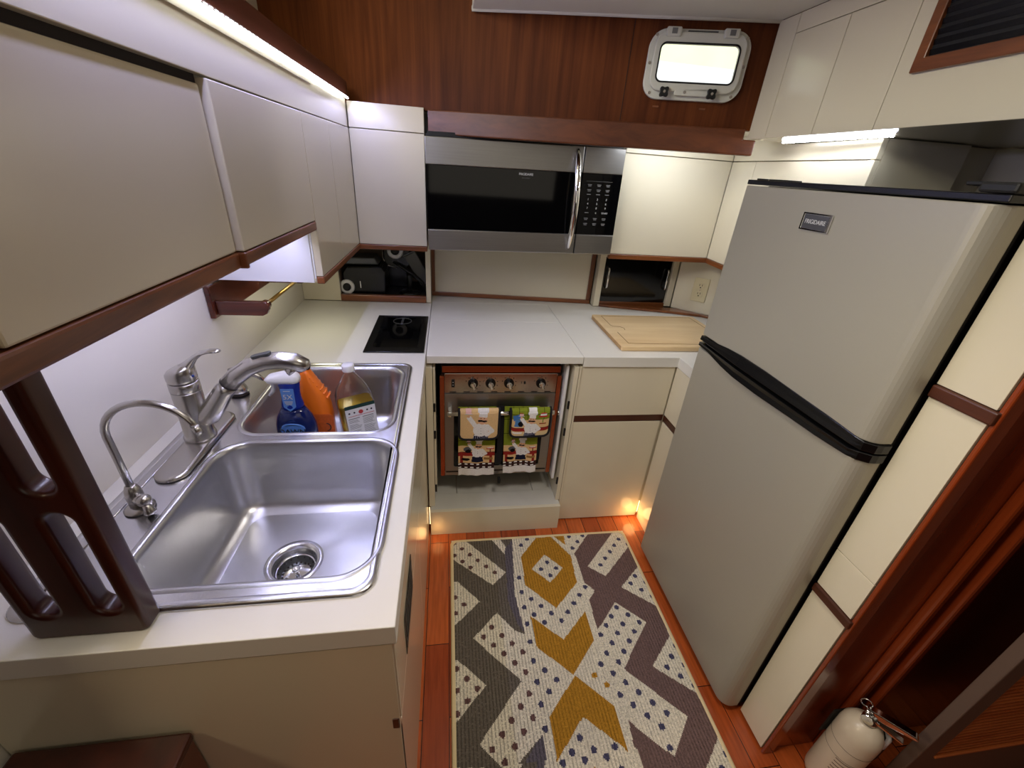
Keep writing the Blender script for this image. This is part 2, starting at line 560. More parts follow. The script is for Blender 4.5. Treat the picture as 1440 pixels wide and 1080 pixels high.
# porthole: window_1
win = fin('window_1', B().plate(rrect(wo, wz - 0.003, 0.153, 0.0915, 0.05, 10), [rrect(wo, wz, 0.128, 0.062, 0.028)], wallfn, -0.004, 0.012), M['whitem'], None, 0.003, kind='structure')
def wp(u, z, w):
    return Vector(wallfn(u, z, w))
fin('sash', B().plate(rrect(wo, wz + 0.002, 0.137, 0.076, 0.036, 8), [rrect(wo, wz, 0.117, 0.048, 0.016)], wallfn, -0.020, -0.004), M['whitem'], win, 0.004)
fin('pane', B().prism(rrect(wo, wz, 0.120, 0.051, 0.018), wallfn, -0.012, -0.007), M['glass'], win)
b = B()
b.plate(rrect(wo, wz, 0.121, 0.052, 0.019), [rrect(wo, wz, 0.1165, 0.0475, 0.0155)], wallfn, -0.0215, -0.0195)
fin('gasket', b, M['gasket'], win)
for u in (wo - 0.088, wo + 0.082):                      # two hinge lugs on top
    h = B()
    h.prism([(u - 0.022, wz + 0.064), (u + 0.022, wz + 0.064), (u + 0.022, wz + 0.088), (u - 0.022, wz + 0.088)], wallfn, -0.028, -0.004)
    ho = fin('hinge', h, M['whitem'], win, 0.004)
    fin('hinge_slot', B().prism([(u - 0.007, wz + 0.070), (u + 0.009, wz + 0.070), (u + 0.009, wz + 0.084), (u - 0.007, wz + 0.084)], wallfn, -0.0295, -0.0275), M['grey'], ho)
fin('spigot', B().prism([(wo - 0.045, wz + 0.068), (wo + 0.045, wz + 0.068), (wo + 0.045, wz + 0.084), (wo - 0.045, wz + 0.084)], wallfn, -0.010, -0.003), M['hot'], win, 0.002)
fin('sill_lug', B().prism(rrect(wo, wz - 0.073, 0.052, 0.011, 0.006), wallfn, -0.020, -0.004), M['whitem'], win, 0.003)
for u in (wo - 0.085, wo + 0.062):                      # two black star knobs
    k = B()
    c = wp(u, wz - 0.077, -0.03)
    pts = []
    for i in range(32):
        a = 2 * PI * i / 32
        r = 0.0115 + 0.0055 * (0.5 + 0.5 * math.cos(4 * a + PI)) ** 1.0
        pts.append((u + r * math.cos(a), wz - 0.077 + r * math.sin(a)))
    k.prism(pts, wallfn, -0.034, -0.022)
    ko = fin('dog_knob', k, M['blackm'], win, 0.0015)
    fin('stud', B().cyl(wp(u, wz - 0.077, -0.038), wp(u, wz - 0.077, -0.03), 0.004, seg=10), M['nickel'], ko)
b = B()
for u, z in ((-0.135, 0.072), (0.135, 0.070), (-0.143, 0.0), (0.143, 0.0), (-0.128, -0.078), (0.128, -0.078), (-0.02, -0.0745)):
    b.cyl(wp(wo + u, wz + z, -0.0055 if abs(u) > .1 else -0.0215), wp(wo + u, wz + z, -0.003), 0.0045, seg=10)
fin('screw', b, M['nickel'], win)
b = B()
for u in (wo - 0.088, wo + 0.062):
    b.prism(rrect(u - 0.01, wz - 0.113, 0.010, 0.0025, 0.002), wallfn, 0.0095, 0.0115)
fin('small_wall_bar', b, M['teakx'], bpy.data.objects['wall_back'])  # two small teak-coloured bars on the wall below the star knobs

# what shows outside the porthole
struct('exterior_hull', B().box(-1.5, 3.2, 3.6, 3.7, 0.5, 2.168), M['hull'])
struct('exterior_trees', B().box(-3.5, 5.5, 6.5, 7.0, 0.0, 6.0), M['trees'])

# dark rail running over the lit fascia on the sink side
rail = fin('trim_2', B().box(-0.375, -0.345, 0.28, 1.835, 1.587, 1.638), M['rail'], None, 0.006, kind='structure')

# bulkhead right of the fridge, with raised mouldings
bk = fin('wall_right', B().box(0.884, 2.15, 0.458, 0.49, 0.0, 2.15), M['bulk'], None, 0.001, kind='structure')
fin('corner_stile', B().box(0.8665, 0.90, 0.448, 0.4575, 0.0, 2.15), M['bulk'], bk, 0.003)
fin('moulding', B().box(1.03, 1.052, 0.438, 0.458, 0.0, 2.15), M['bulk'], bk, 0.006)
fin('moulding', B().box(1.075, 1.098, 0.428, 0.458, 0.0, 2.15), M['bulk'], bk, 0.006)

# ================================================================== LED lights
def led(name, p0, p1, label, n, w=0.004):
    p0, p1 = Vector(p0), Vector(p1)
    t = thing(name, (p0 + p1) / 2, label, 'light strip', 'LED light strips')
    d = (p1 - p0).normalized()
    side = d.cross(Vector((0, 0, 1))).normalized()
    b = B()
    F = frame(p0, d, side)
    L = (p1 - p0).length
    b.box(0, L, -w, w, -0.0005, 0.0012, T=F)
    fin('tape', b, M['white'], t)
    b = B()
    for i in range(n):
        x = L * (i + 0.5) / n
        b.box(x - 0.0035, x + 0.0035, -0.0025, 0.0025, -0.0022, 0.0028, T=F)
    fin('diode', b, M['led'], t, kind='stuff')
    return t

def area(name, loc, rot, sx, sy, power, col, spread=None):
    l = bpy.data.lights.new(name, 'AREA')
    l.shape = 'RECTANGLE'
    l.size, l.size_y = sx, sy
    l.energy = power
    l.color = col
    if spread: l.spread = spread
    o = bpy.data.objects.new(name, l)
    COL.objects.link(o)
    o.location = loc
    o.rotation_euler = rot
    return o
def point(name, loc, power, col, r=0.02):
    l = bpy.data.lights.new(name, 'POINT')
    l.energy = power
    l.color = col
    l.shadow_soft_size = r
    o = bpy.data.objects.new(name, l)
    COL.objects.link(o)
    o.location = loc
    return o

led('light_strip', (-0.338, 0.30, 1.5835), (-0.338, 1.79, 1.5835), 'long blue-white LED strip under the dark rail over the sink', 90)
led('light_strip', (1.072, 1.04, 1.5405), (1.072, 1.43, 1.5405), 'bright LED strip under the white locker beside the fridge top', 26)
led('light_strip', (-0.40, 0.40, 1.2335), (-0.40, 1.2, 1.2335), 'LED strip tucked behind the teak rail under the near wall cabinets', 50)
p0 = Vector(wallfn(0.78, 1.545, 0.075)); p1 = Vector(wallfn(1.06, 1.545, 0.075))
led('light_strip', p0, p1, 'short LED strip under the teak beam right of the microwave', 12)

# ================================================================== sink-side upper lockers
XL = -0.349
# unit A: the nearest, its door stands back a little
a = thing('wall_cabinet', (-0.5, 0.58, 1.235), 'wide glossy cream wall cabinet with one big door, nearest over the sink', 'cabinet', 'sink-side wall cabinets')
bx('carcass', -0.643, -0.372, 0.345, 0.798, 1.236, 1.583, M['lam'], a)
bx('door', -0.371, -0.357, 0.368, 0.794, 1.25, 1.487, M['lam'], a, 0.003)
bx('end_panel', -0.372, -0.357, 0.31, 0.366, 1.25, 1.487, M['lam'], a, 0.004)
bx('rail_strip', -0.372, -0.3545, 0.31, 0.797, 1.222, 1.2485, M['teaky'], a, 0.004)
bx('shadow_gap', -0.372, -0.362, 0.31, 0.797, 1.487, 1.500, M['seam'], a, 0)  # dark strip, the shade of the gap above the door put into its colour
# unit B
a = thing('wall_cabinet', (-0.5, 1.02, 1.235), 'narrower cream wall cabinet whose bright edge stands proud of its neighbour', 'cabinet', 'sink-side wall cabinets')
bx('carcass', -0.643, -0.366, 0.80, 1.243, 1.236, 1.583, M['lam'], a)
bx('door', -0.365, XL + 0.002, 0.80, 1.2425, 1.25, 1.4955, M['lam'], a, 0.002)
bx('rail_strip', -0.366, XL + 0.004, 0.80, 1.243, 1.226, 1.2485, M['teaky'], a, 0.004)
bx('strip_end', -0.366, XL + 0.0045, 0.797, 0.806, 1.221, 1.2485, M['teakz'], a, 0.003)
# unit C: deeper, drops to lower level
a = thing('wall_cabinet', (-0.5, 1.52, 1.085), 'taller cream wall cabinet in the corner that drops lower toward the worktop', 'cabinet', 'sink-side wall cabinets')
bx('carcass', -0.643, -0.366, 1.247, 2.10, 1.085, 1.578, M['lam'], a)
bx('end_panel', -0.640, -0.372, 1.2435, 1.2468, 1.083, 1.2365, M['white'], a, 0.0005)
bx('end_stile', -0.3695, -0.3655, 1.2435, 1.2468, 1.095, 1.2365, M['white'], a, 0.0005)
for y0, y1 in ((1.244, 1.505), (1.5068, 1.798)):
    bx('door', -0.365, XL + 0.002, y0, y1, 1.1015, 1.4955, M['lam'], a, 0.0015)
bx('rail_strip', -0.366, XL + 0.004, 1.2435, 1.82, 1.080, 1.1, M['teaky'], a, 0.003)
# fascia
a = thing('fascia_board', (-0.36, 1.05, 1.499), 'long white fascia board glowing beneath the LED strip over the sink', 'panel')
bx('board', -0.366, XL, 0.28, 1.799, 1.4985, 1.5835, M['lam'], a, 0.001)
bx('lip', XL, XL + 0.003, 0.28, 1.37, 1.565, 1.5835, M['lam'], a, 0.0008)

# corner cabinet left of the microwave
a = thing('wall_cabinet', (-0.215, 1.95, 1.085), 'white corner wall cabinet with one door left of the microwave', 'cabinet')
bx('carcass', XL + 0.004, -0.083, 1.816, 2.16, 1.082, 1.578, M['lam'], a)
bx('door', XL + 0.003, -0.0835, 1.80, 1.815, 1.101, 1.4955, M['lam'], a, 0.0012)
bx('top_panel', XL + 0.003, -0.0835, 1.80, 1.815, 1.4985, 1.577, M['lam'], a, 0.0012)
bx('rail_strip', XL + 0.003, -0.0825, 1.797, 1.815, 1.080, 1.1, M['teakx'], a, 0.003)
# niche below it
a = thing('niche_cabinet', (-0.29, 2.05, 0.816), 'open niche full of black appliances at the back left of the worktop', 'niche')
bx('side_panel', -0.644, -0.483, 1.965, 1.98, 0.8155, 1.081, M['lam'], a)
bx('end_post', -0.100, -0.0785, 1.965, 2.10, 0.8155, 1.081, M['lam'], a, 0.001)
bx('bottom_rail', -0.4825, -0.1005, 1.957, 1.98, 0.8155, 0.846, M['teakx'], a, 0.003)
bx('bottom_board', -0.4825, -0.1005, 1.98, 2.27, 0.8155, 0.838, M['blackm'], a)
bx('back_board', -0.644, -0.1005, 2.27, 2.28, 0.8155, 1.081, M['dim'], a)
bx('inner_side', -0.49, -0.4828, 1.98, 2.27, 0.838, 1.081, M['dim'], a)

# ------------------------------------------------------------------ appliances in the niche
def dial(parent, c, n, r):
    n = Vector(n).normalized()
    c = Vector(c)
    b = B()
    b.tube([c, c + n * 0.006, c + n * 0.010], [r, r, r * 0.82], 24)
    k = fin('dial_ring', b, M['white'], parent)
    fin('dial_knob', B().tube([c + n * 0.009, c + n * 0.018, c + n * 0.02], [r * 0.55, r * 0.5, r * 0.3], 16), M['blackm'], k)
a = thing('toaster', (-0.38, 2.09, 0.84), 'black toaster with a grey lid and white dial at the left in the niche', 'appliance')
b = B(); b.prism([(-0.475, 0.8395), (-0.29, 0.8395), (-0.285, 0.945), (-0.30, 0.968), (-0.455, 0.962), (-0.475, 0.935)], XZ, 2.0, 2.14)
fin('body', b, M['blackp'], a, 0.006)
b = B(); b.prism([(-0.47, 0.966), (-0.315, 0.970), (-0.33, 1.002), (-0.44, 1.0)], XZ, 2.02, 2.13)
fin('lid', b, M['hot'], a, 0.006)
dial(a, (-0.458, 2.0, 0.872), (0, -1, 0.05), 0.033)
fin('lever', B().box(-0.40, -0.396, 1.994, 2.0, 0.868, 0.90, T=Matrix.Translation((0, 0, 0))), M['chrome'], a, 0.001)
a = thing('waffle_iron', (-0.25, 2.19, 0.84), 'black waffle iron with a white dial standing upright in the niche', 'appliance')
b = B()
T = frame((-0.245, 2.17, 1.005), (1, 0, 0), (0, 0.2, 1))
b.prism(rrect(0, 0, 0.062, 0.075, 0.03), lambda u, v, w: T @ Vector((u, v, w)), 0.0, 0.03)
b.box(-0.29, -0.20, 2.15, 2.20, 0.8385, 0.95)
fin('body', b, M['blackp'], a, 0.004)
T2 = frame((-0.25, 2.133, 1.017), (1, 0, 0), (0, 0.2, 1))
dial(a, T2 @ Vector((0, 0, 0)), -(T2.to_3x3() @ Vector((0, 0, -1))) * -1 if False else (0, -1, 0.2), 0.038)
fin('rim_trim', B().tube([T @ Vector((-0.066, 0.03, 0.03)), T @ Vector((-0.066, -0.03, 0.03)), T @ Vector((-0.05, -0.062, 0.03)), T @ Vector((0.0, -0.078, 0.03))], 0.0018, 6), M['chrome'], a)
a = thing('covered_pan', (-0.185, 2.03, 0.84), 'black lidded pan with an upright knob and slanting handle in the niche', 'pan')
fin('lid', B().lathe([(0.0501, 0.8395), (0.052, 0.842), (0.045, 0.850), (0.02, 0.855), (0.001, 0.856)], Matrix.Translation((-0.178, 2.035, 0)), 32, 0, True, True), M['blackp'], a)
fin('knob', B().lathe([(0.010, 0.8555), (0.011, 0.895), (0.015, 0.915), (0.013, 0.926), (0.001, 0.928)], Matrix.Translation((-0.178, 2.035, 0)), 20), M['blackm'], a)
fin('handle', B().tube([(-0.255, 2.075, 0.975), (-0.22, 2.07, 0.958), (-0.165, 2.06, 0.925), (-0.118, 2.05, 0.885), (-0.112, 2.05, 0.850)], [0.010, 0.013, 0.015, 0.013, 0.009], 12, flat=[0.6] * 5), M['blackm'], a)
a = thing('storage_box', (-0.14, 2.16, 0.84), 'grey translucent box leaning behind the pan lid in the niche', 'box')
T = Matrix.Translation((-0.142, 2.15, 0.93)) @ Matrix.Rotation(-0.5, 4, 'Y')
fin('tub', B().box(-0.03, 0.03, -0.02, 0.03, -0.075, 0.085, T=T), M['grey'], a, 0.004)
fin('tub_lid', B().box(-0.034, 0.034, -0.024, 0.034, 0.085, 0.093, T=T), M['hot'], a, 0.002)
# ================================================================== splash panel behind the lid
a = thing('splash_panel', (0.32, 2.06, 0.816), 'pale panel in a thin teak frame below the microwave', 'panel')
sd = Vector((0.722 + 0.084, 2.025 - 2.10, 0)).normalized()
SF = frame((-0.078, 2.098, 0), sd, (0, 0, 1))
sfn = lambda u, v, w: tuple(SF @ Vector((u, v, -w)))
Ls = 0.80
fin('board', B().prism([(0.01, 0.83), (Ls - 0.012, 0.83), (Ls - 0.012, 1.12), (0.01, 1.12)], sfn, 0.004, 0.012), M['lam'], a)
fin('frame_strip', B().prism([(0, 0.8155), (Ls, 0.8155), (Ls, 0.834), (0, 0.834)], sfn, -0.006, 0.010), M['teakx'], a, 0.002)
fin('frame_strip', B().prism([(0, 0.8345), (0.016, 0.8345), (0.016, 1.12), (0, 1.12)], sfn, -0.006, 0.010), M['teakz'], a, 0.002)
fin('frame_strip', B().prism([(Ls - 0.02, 0.8345), (Ls, 0.8345), (Ls, 1.12), (Ls - 0.02, 1.12)], sfn, -0.006, 0.010), M['teakz'], a, 0.002)

# ================================================================== microwave
a = thing('microwave', (0.30, 1.9, 1.10), 'over-range stainless microwave with black glass door under the teak beam', 'microwave')
MR = Matrix.Translation((-0.075, 1.75, 1.097)) @ Matrix.Rotation(-math.radians(0.9), 4, 'Y')
mw = lambda u, v, w: tuple(MR @ Vector((u, w, v)))
def mbx(name, x0, x1, y0, y1, z0, z1, m, bev=0.0015, parent=None):
    return fin(name, B().box(x0, x1, y0, y1, z0, z1, T=MR), m, parent or a, bev)
W, H = 0.757, 0.396
mbx('body', 0.004, W - 0.004, 0.032, 0.33, 0.004, H + 0.006, M['blackm'])
mbx('vent_grille', 0.01, W - 0.01, 0.006, 0.031, H - 0.004, H + 0.012, M['blackm'])
dr = mbx('door', 0.0, 0.5935, 0.012, 0.031, 0.0, H - 0.006, M['blackp'])
mbx('top_band', 0.0, 0.5935, 0.0, 0.0115, 0.303, H - 0.004, M['ss'], 0.003, dr)
mbx('bottom_band', 0.0, 0.5935, 0.0, 0.0115, 0.0, 0.078, M['ss'], 0.003, dr)
mbx('window_glass', 0.0005, 0.5815, 0.0015, 0.0115, 0.0785, 0.3025, M['blackg'], 0.001, dr)
mbx('edge_band', 0.582, 0.5935, 0.002, 0.0115, 0.0785, 0.3025, M['blackp'], 0.001, dr)
cp = mbx('control_panel', 0.5965, W, 0.012, 0.031, 0.0, H - 0.006, M['blackp'])
mbx('top_band', 0.5965, W, 0.0, 0.0115, 0.303, H - 0.004, M['ss'], 0.003, cp)
mbx('bottom_band', 0.5965, W, 0.0, 0.0115, 0.0, 0.078, M['ss'], 0.003, cp)
mbx('keypad', 0.597, W, 0.0015, 0.0115, 0.0785, 0.3025, M['blackg'], 0.001, cp)
# bowed chrome handle
pts, rr, ff = [], [], []
for i in range(25):
    t = i / 24
    pts.append(MR @ Vector((0.567, -0.004 - 0.042 * math.sin(PI * t) ** 0.7, 0.02 + 0.36 * t)))
    rr.append(0.006 + 0.008 * math.sin(PI * t) ** 0.6)
fin('handle', B().tube(pts, rr, 16), M['chrome'], dr)
def mT(u, v, w=0.0010):
    return frame(MR @ Vector((u, w, v)), MR.to_3x3() @ Vector((1, 0, 0)), MR.to_3x3() @ Vector((0, 0, 1)))
text('brand_lettering', 'FRIGIDAIRE', 0.0115, mT(0.375, 0.287), M['text'], dr, sx=0.95)
text('series_lettering', 'G A L L E R Y', 0.0055, mT(0.375, 0.274), M['grey'], dr)
rows = [(0.211, ['1', '2', '3'], .0105), (0.195, ['4', '5', '6'], .0105), (0.179, ['7', '8', '9'], .0105), (0.161, [None, '0', 'START'], .0088)]
for z, cells, sz in rows:
    for cx, s_ in zip((0.630, 0.668, 0.705), cells):
        if s_:
            text('key_lettering', s_, sz, mT(cx, z), M['text'], cp)
for z, two in ((0.262, 1), (0.244, 1), (0.228, 0), (0.161, -1), (0.139, 1), (0.119, 1)):
    for k_, cx in enumerate((0.630, 0.668, 0.705)):
        if two == -1 and k_:
            continue
        b = B()
        b.box(cx - 0.008, cx + 0.008, 0.0008, 0.0014, z + 0.0008 * (two > 0), z + 0.0008 * (two > 0) + 0.0022, T=MR)
        if two > 0:
            b.box(cx - 0.006, cx + 0.006, 0.0008, 0.0014, z - 0.0040, z - 0.0018, T=MR)
        fin('key_print', b, M['keyp'], cp)
fin('display_line', B().box(0.615, 0.72, 0.001, 0.0016, 0.2755, 0.2763, T=MR), M['grey'], cp)

# ================================================================== right upper cabinet (corner)
XR = 1.157
a = thing('wall_cabinet', (0.93, 1.95, 1.085), 'white wall cabinet with a wide door right of the microwave, meeting a corner', 'cabinet')
bx('carcass', 0.694, XR - 0.018, 1.818, 2.25, 1.088, 1.52, M['lam'], a)
bx('door', 0.6945, XR - 0.0005, 1.80, 1.817, 1.106, 1.4895, M['lam'], a, 0.0012)
bx('top_panel', 0.6945, XR - 0.0005, 1.80, 1.817, 1.4925, 1.577, M['lam'], a, 0.0012)
bx('rail_strip', 0.6945, XR + 0.002, 1.796, 1.817, 1.084, 1.105, M['teakx'], a, 0.003)
a = thing('wall_cabinet', (1.15, 1.45, 1.085), 'white wall cabinet running behind the fridge top under the bright strip', 'cabinet')
sdir = Vector((1.106 - XR, 1.10 - 1.80, 0)).normalized()
QF = frame((XR, 1.7985, 0), sdir, (0, 0, 1))
qfn = lambda u, v, w: tuple(QF @ Vector((u, v, -w)))
LQ = 0.70
fin('carcass', B().prism([(0.02, 1.088), (LQ, 1.088), (LQ, 1.541), (0.02, 1.541)], qfn, 0.017, 0.25), M['lam'], a)
for u0, u1 in ((0.0, 0.166), (0.1675, LQ)):
    fin('door', B().prism([(u0, 1.106), (u1, 1.106), (u1, 1.4895), (u0, 1.4895)], qfn, 0, 0.016), M['lam'], a, 0.0012)
fin('top_panel', B().prism([(0, 1.4925), (LQ, 1.4925), (LQ, 1.541), (0.33, 1.541), (0.33, 1.5765), (0, 1.5765)], qfn, 0, 0.016), M['lam'], a, 0.0012)
fin('rail_strip', B().prism([(-0.002, 1.084), (LQ, 1.084), (LQ, 1.105), (-0.002, 1.105)], qfn, -0.003, 0.016), M['teaky'], a, 0.003)

# niche with black sliding doors and angled outlet wall
a = thing('niche_cabinet', (0.93, 2.0, 0.816), 'low white cabinet with smoked black sliding doors beside the cutting board', 'cabinet')
bx('side_post', 0.7255, 0.7545, 1.978, 2.03, 0.8155, 1.083, M['lam'], a, 0.001)
bx('end_stile', 1.105, 1.136, 1.972, 1.99, 0.827, 1.083, M['lam'], a, 0.001)
bx('bottom_rail', 0.755, 1.1045, 1.979, 1.995, 0.8155, 0.841, M['teakx'], a, 0.002)
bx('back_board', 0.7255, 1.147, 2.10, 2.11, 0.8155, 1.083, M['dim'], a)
for x0, x1, hx, y in ((0.755, 0.935, 0.773, 1.981), (0.915, 1.1045, 1.083, 1.987)):
    d = bx('sliding_door', x0, x1, y, y + 0.005, 0.8415, 1.083, M['smoke'], a, 0.0005)
    hy = y - 0.0005
    P_ = [(hx, hy, 0.912), (hx, hy - 0.018, 0.915), (hx, hy - 0.022, 0.922), (hx, hy - 0.022, 1.0), (hx, hy - 0.018, 1.007), (hx, hy, 1.010)]
    fin('handle', B().tube(P_, 0.0045, 10), M['chrome'], d)
a = thing('outlet_wall', (1.21, 1.90, 0.828), 'angled white corner panel carrying the power outlet', 'panel')
od = Vector((0.7402, -0.6724, 0))
OF = frame((1.1475, 1.948, 0), od, (0, 0, 1))
ofn = lambda u, v, w: tuple(OF @ Vector((u, v, -w)))
fin('board', B().prism([(-0.018, 0.8275), (0.40, 0.8275), (0.40, 1.083), (-0.018, 1.083)], ofn, 0, 0.012), M['lam'], a)
b = B().prism([(0.756, 1.977), (1.1475, 1.9465), (1.40, 1.717), (1.40, 1.70), (1.238, 1.838), (1.10, 1.884), (0.756, 1.972)], XY, 0.8155, 0.827)
fin('corner_shelf', b, M['teakx'], None, 0.003, 'thin teak ledge along the foot of the outlet corner', 'ledge')
a = thing('power_outlet', (1.218, 1.88, 0.94), 'ivory double power outlet in the angled corner by the fridge', 'outlet')
fin('cover_plate', B().prism(rrect(0.100, 0.94, 0.035, 0.057, 0.004), ofn, -0.006, -0.0005), M['ivory'], a, 0.002)
for z in (0.96, 0.92):
    f = fin('receptacle', B().prism(rrect(0.100, z, 0.0165, 0.0145, 0.010), ofn, -0.0085, -0.0055), M['ivory'], a, 0.001)
    b = B()
    for du in (-0.006, 0.006):
        b.prism([(0.1 + du - 0.0011, z + 0.000), (0.1 + du + 0.0011, z + 0.000), (0.1 + du + 0.0011, z + 0.009), (0.1 + du - 0.0011, z + 0.009)], ofn, -0.0092, -0.0083)
    b.prism(rrect(0.1, z - 0.007, 0.0028, 0.0028, 0.0025), ofn, -0.0092, -0.0083)
    fin('slot', b, M['seam'], f)
fin('screw', B().cyl(ofn(0.1, 0.94, -0.0075), ofn(0.1, 0.94, -0.005), 0.003, seg=10), M['nickel'], a)

# ================================================================== white lockers over the fridge
XU = 0.98
a = thing('overhead_locker', (1.2, 1.0, 1.544), 'long cream overhead locker with two flush doors above the fridge', 'cabinet')
bx('carcass', XU + 0.008, 1.47, 0.40, 1.475, 1.5435, 1.849, M['lam'], a)
for y0, y1, z0, z1 in ((1.3945, 1.4795, 1.5435, 1.848), (1.2045, 1.3925, 1.5435, 1.8005), (1.0165, 1.2025, 1.5435, 1.8005)):
    bx('door' if z1 < 1.82 else 'filler_panel', XU, XU + 0.0075, y0, y1, z0, z1, M['lam'], a, 0.0008)
bx('top_panel', XU, XU + 0.0075, 1.0165, 1.3925, 1.8025, 1.848, M['lam'], a, 0.0008)
fin('side_panel', B().box(XU, XU + 0.0075, 0.40, 1.0147, 1.5435, 1.848), M['lam'], a, 0.0008)
a = thing('vent_grille', (0.975, 0.85, 1.645), 'black louvred vent in a teak frame at the top right', 'vent')
vfn = lambda u, v, w: (XU - 0.0005 - w, u, v)
fin('frame', B().plate([(0.971, 1.643), (0.971, 1.845), (0.62, 1.845), (0.62, 1.643)], [[(0.948, 1.668), (0.948, 1.82), (0.645, 1.82), (0.645, 1.668)]], vfn, 0, 0.010), M['teaky'], a, 0.002)
fin('backing', B().box(XU - 0.002, XU - 0.0005, 0.645, 0.948, 1.668, 1.82), M['blackm'], a)
for i in range(9):
    z = 1.671 + i * 0.0165
    fin('louvre', B().prism([(0, z), (0.003, z + 0.009), (0.0045, z + 0.009), (0.0015, z)], lambda u, v, w: (XU - 0.002 - u, w, v), 0.646, 0.947), M['blackp'], a, 0)

# recess around the fridge top
a = thing('fridge_surround', (1.3, 0.85, 0.0), 'shadowed cream recess enclosing the top of the fridge', 'cabinet')
bx('far_side', 1.1085, 1.47, 1.105, 1.118, 0.83, 1.541, M['lam'], a)
bx('back', 1.4705, 1.482, 0.504, 1.118, 0.0, 1.541, M['lam'], a)
bx('near_side', 0.887, 1.4705, 0.492, 0.503, 0.0, 1.541, M['lam'], a)

# tall narrow cabinet right of the fridge
a = thing('tall_cabinet', (0.873, 0.505, 0.0), 'narrow tall cream panel cabinet right of the fridge with teak strips', 'cabinet')
bx('core', 0.873, 0.884, 0.4585, 0.553, 0.012, 1.541, M['seam'], a)
for z0, z1 in ((0.012, 0.562), (0.586, 0.697), (0.699, 1.092), (1.118, 1.5405)):
    bx('front_panel', 0.8655, 0.8725, 0.4595, 0.553, z0, z1, M['lam'], a, 0.0008)
for z0, z1 in ((0.563, 0.585), (1.093, 1.117)):
    bx('teak_strip', 0.858, 0.8725, 0.451, 0.553, z0, z1, M['teakdy'], a, 0.003)
# ================================================================== worktops
ZC = 0.814
b = B().plate([(-0.6445, 0.386), (-0.0765, 0.386), (-0.0765, 1.9645), (-0.4825, 1.9645), (-0.6445, 1.9645)],
              [rrect(-0.362, 0.857, 0.238, 0.405, 0.04)], XY, 0.774, ZC)
fin('worktop', b, M['top'], None, 0.0015, label='long white laminate worktop holding the double sink', cat='worktop')
a = thing('stove_cover', (0.21, 1.66, 0.788), 'lift-off white worktop cover over the stove with a rear flap', 'cover')
bx('front_flap', -0.0745, 0.4905, 1.344, 1.7185, 0.787, ZC, M['top'], a, 0.001)
bx('rear_flap', -0.0745, 0.4905, 1.7205, 1.983, 0.787, ZC, M['top'], a, 0.001)
b = B().prism([(0.4925, 1.344), (0.868, 1.344), (0.868, 1.17), (1.40, 1.17), (1.40, 1.70), (1.1475, 1.945), (0.756, 1.976), (0.7255, 1.978), (0.722, 2.021), (-0.0775, 2.0965), (-0.0775, 1.985), (0.4925, 1.985)], XY, 0.774, ZC)
fin('worktop', b, M['top'], None, 0.0012, label='white corner worktop carrying the cutting board', cat='worktop')

# ================================================================== sink-side base cabinet
a = thing('base_cabinet', (-0.36, 0.9, 0.0), 'long cream base cabinet under the sink with a plain end panel', 'cabinet')
b = B()
b.box(-0.643, -0.097, 0.40, 1.33, 0.0, 0.55)
b.box(-0.643, -0.627, 0.40, 1.33, 0.55, 0.772)
b.box(-0.112, -0.097, 0.40, 1.33, 0.55, 0.772)
b.box(-0.627, -0.112, 1.318, 1.33, 0.55, 0.772)
b.box(-0.643, -0.097, 1.34, 2.26, 0.0, 0.772)
fin('carcass', b, M['lam'], a)
bx('end_panel', -0.643, -0.0835, 0.3875, 0.40, 0.0, 0.7715, M['lam'], a, 0.0008)
bx('edge_strip', -0.643, -0.0775, 0.3865, 0.3985, 0.789, 0.7895, M['lam'], a, 0)
bx('drawer_front', -0.0965, -0.0805, 0.389, 1.338, 0.562, 0.7715, M['lam'], a, 0.001)
bx('teak_strip', -0.0965, -0.0845, 0.3855, 1.338, 0.530, 0.5605, M['teakdy'], a, 0.002)
for y0, y1 in ((0.389, 0.862), (0.864, 1.338)):
    bx('door', -0.0965, -0.0835, y0, y1, 0.012, 0.5285, M['lam'], a, 0.001)
v = bx('vent_panel', -0.0805, -0.0790, 0.49, 0.635, 0.566, 0.672, M['blackp'], a, 0.0004)
b = B()
for z in (0.575, 0.607, 0.639):
    b.box(-0.0792, -0.0782, 0.498, 0.627, z, z + 0.022)
fin('slat', b, M['blackm'], v)

# ================================================================== stove bay
a = thing('stove_bay', (0.2, 1.5, 0.0), 'open cream bay around the stove with a painted ledge and toe board', 'stove bay')
bx('toe_board', -0.0735, 0.478, 1.306, 1.322, 0.0, 0.128, M['lam'], a, 0.001)
bx('ledge_board', -0.0735, 0.478, 1.3225, 1.415, 0.106, 0.127, M['paint'], a, 0.002)
b = B()
b.box(-0.0735, 0.035, 1.4165, 2.08, 0.098, 0.122)
b.box(0.0365, 0.375, 1.4165, 2.08, 0.098, 0.122)
b.box(0.3765, 0.478, 1.4165, 2.08, 0.098, 0.122)
fin('plank', b, M['paint'], a, 0.002)
bx('side_stile', -0.0795, -0.0555, 1.3415, 2.08, 0.1285, 0.772, M['lam'], a, 0.001)
bx('side_stile', 0.4635, 0.4805, 1.3455, 2.08, 0.1285, 0.772, M['lam'], a, 0.001)
bx('back_board', -0.055, 0.463, 2.06, 2.07, 0.1285, 0.772, M['blackm'], a)
bx('folded_leaf', -0.054, -0.046, 1.352, 1.46, 0.20, 0.765, M['lam'], a, 0.001)
bx('folded_leaf', 0.440, 0.452, 1.372, 1.56, 0.225, 0.765, M['white'], a, 0.003)
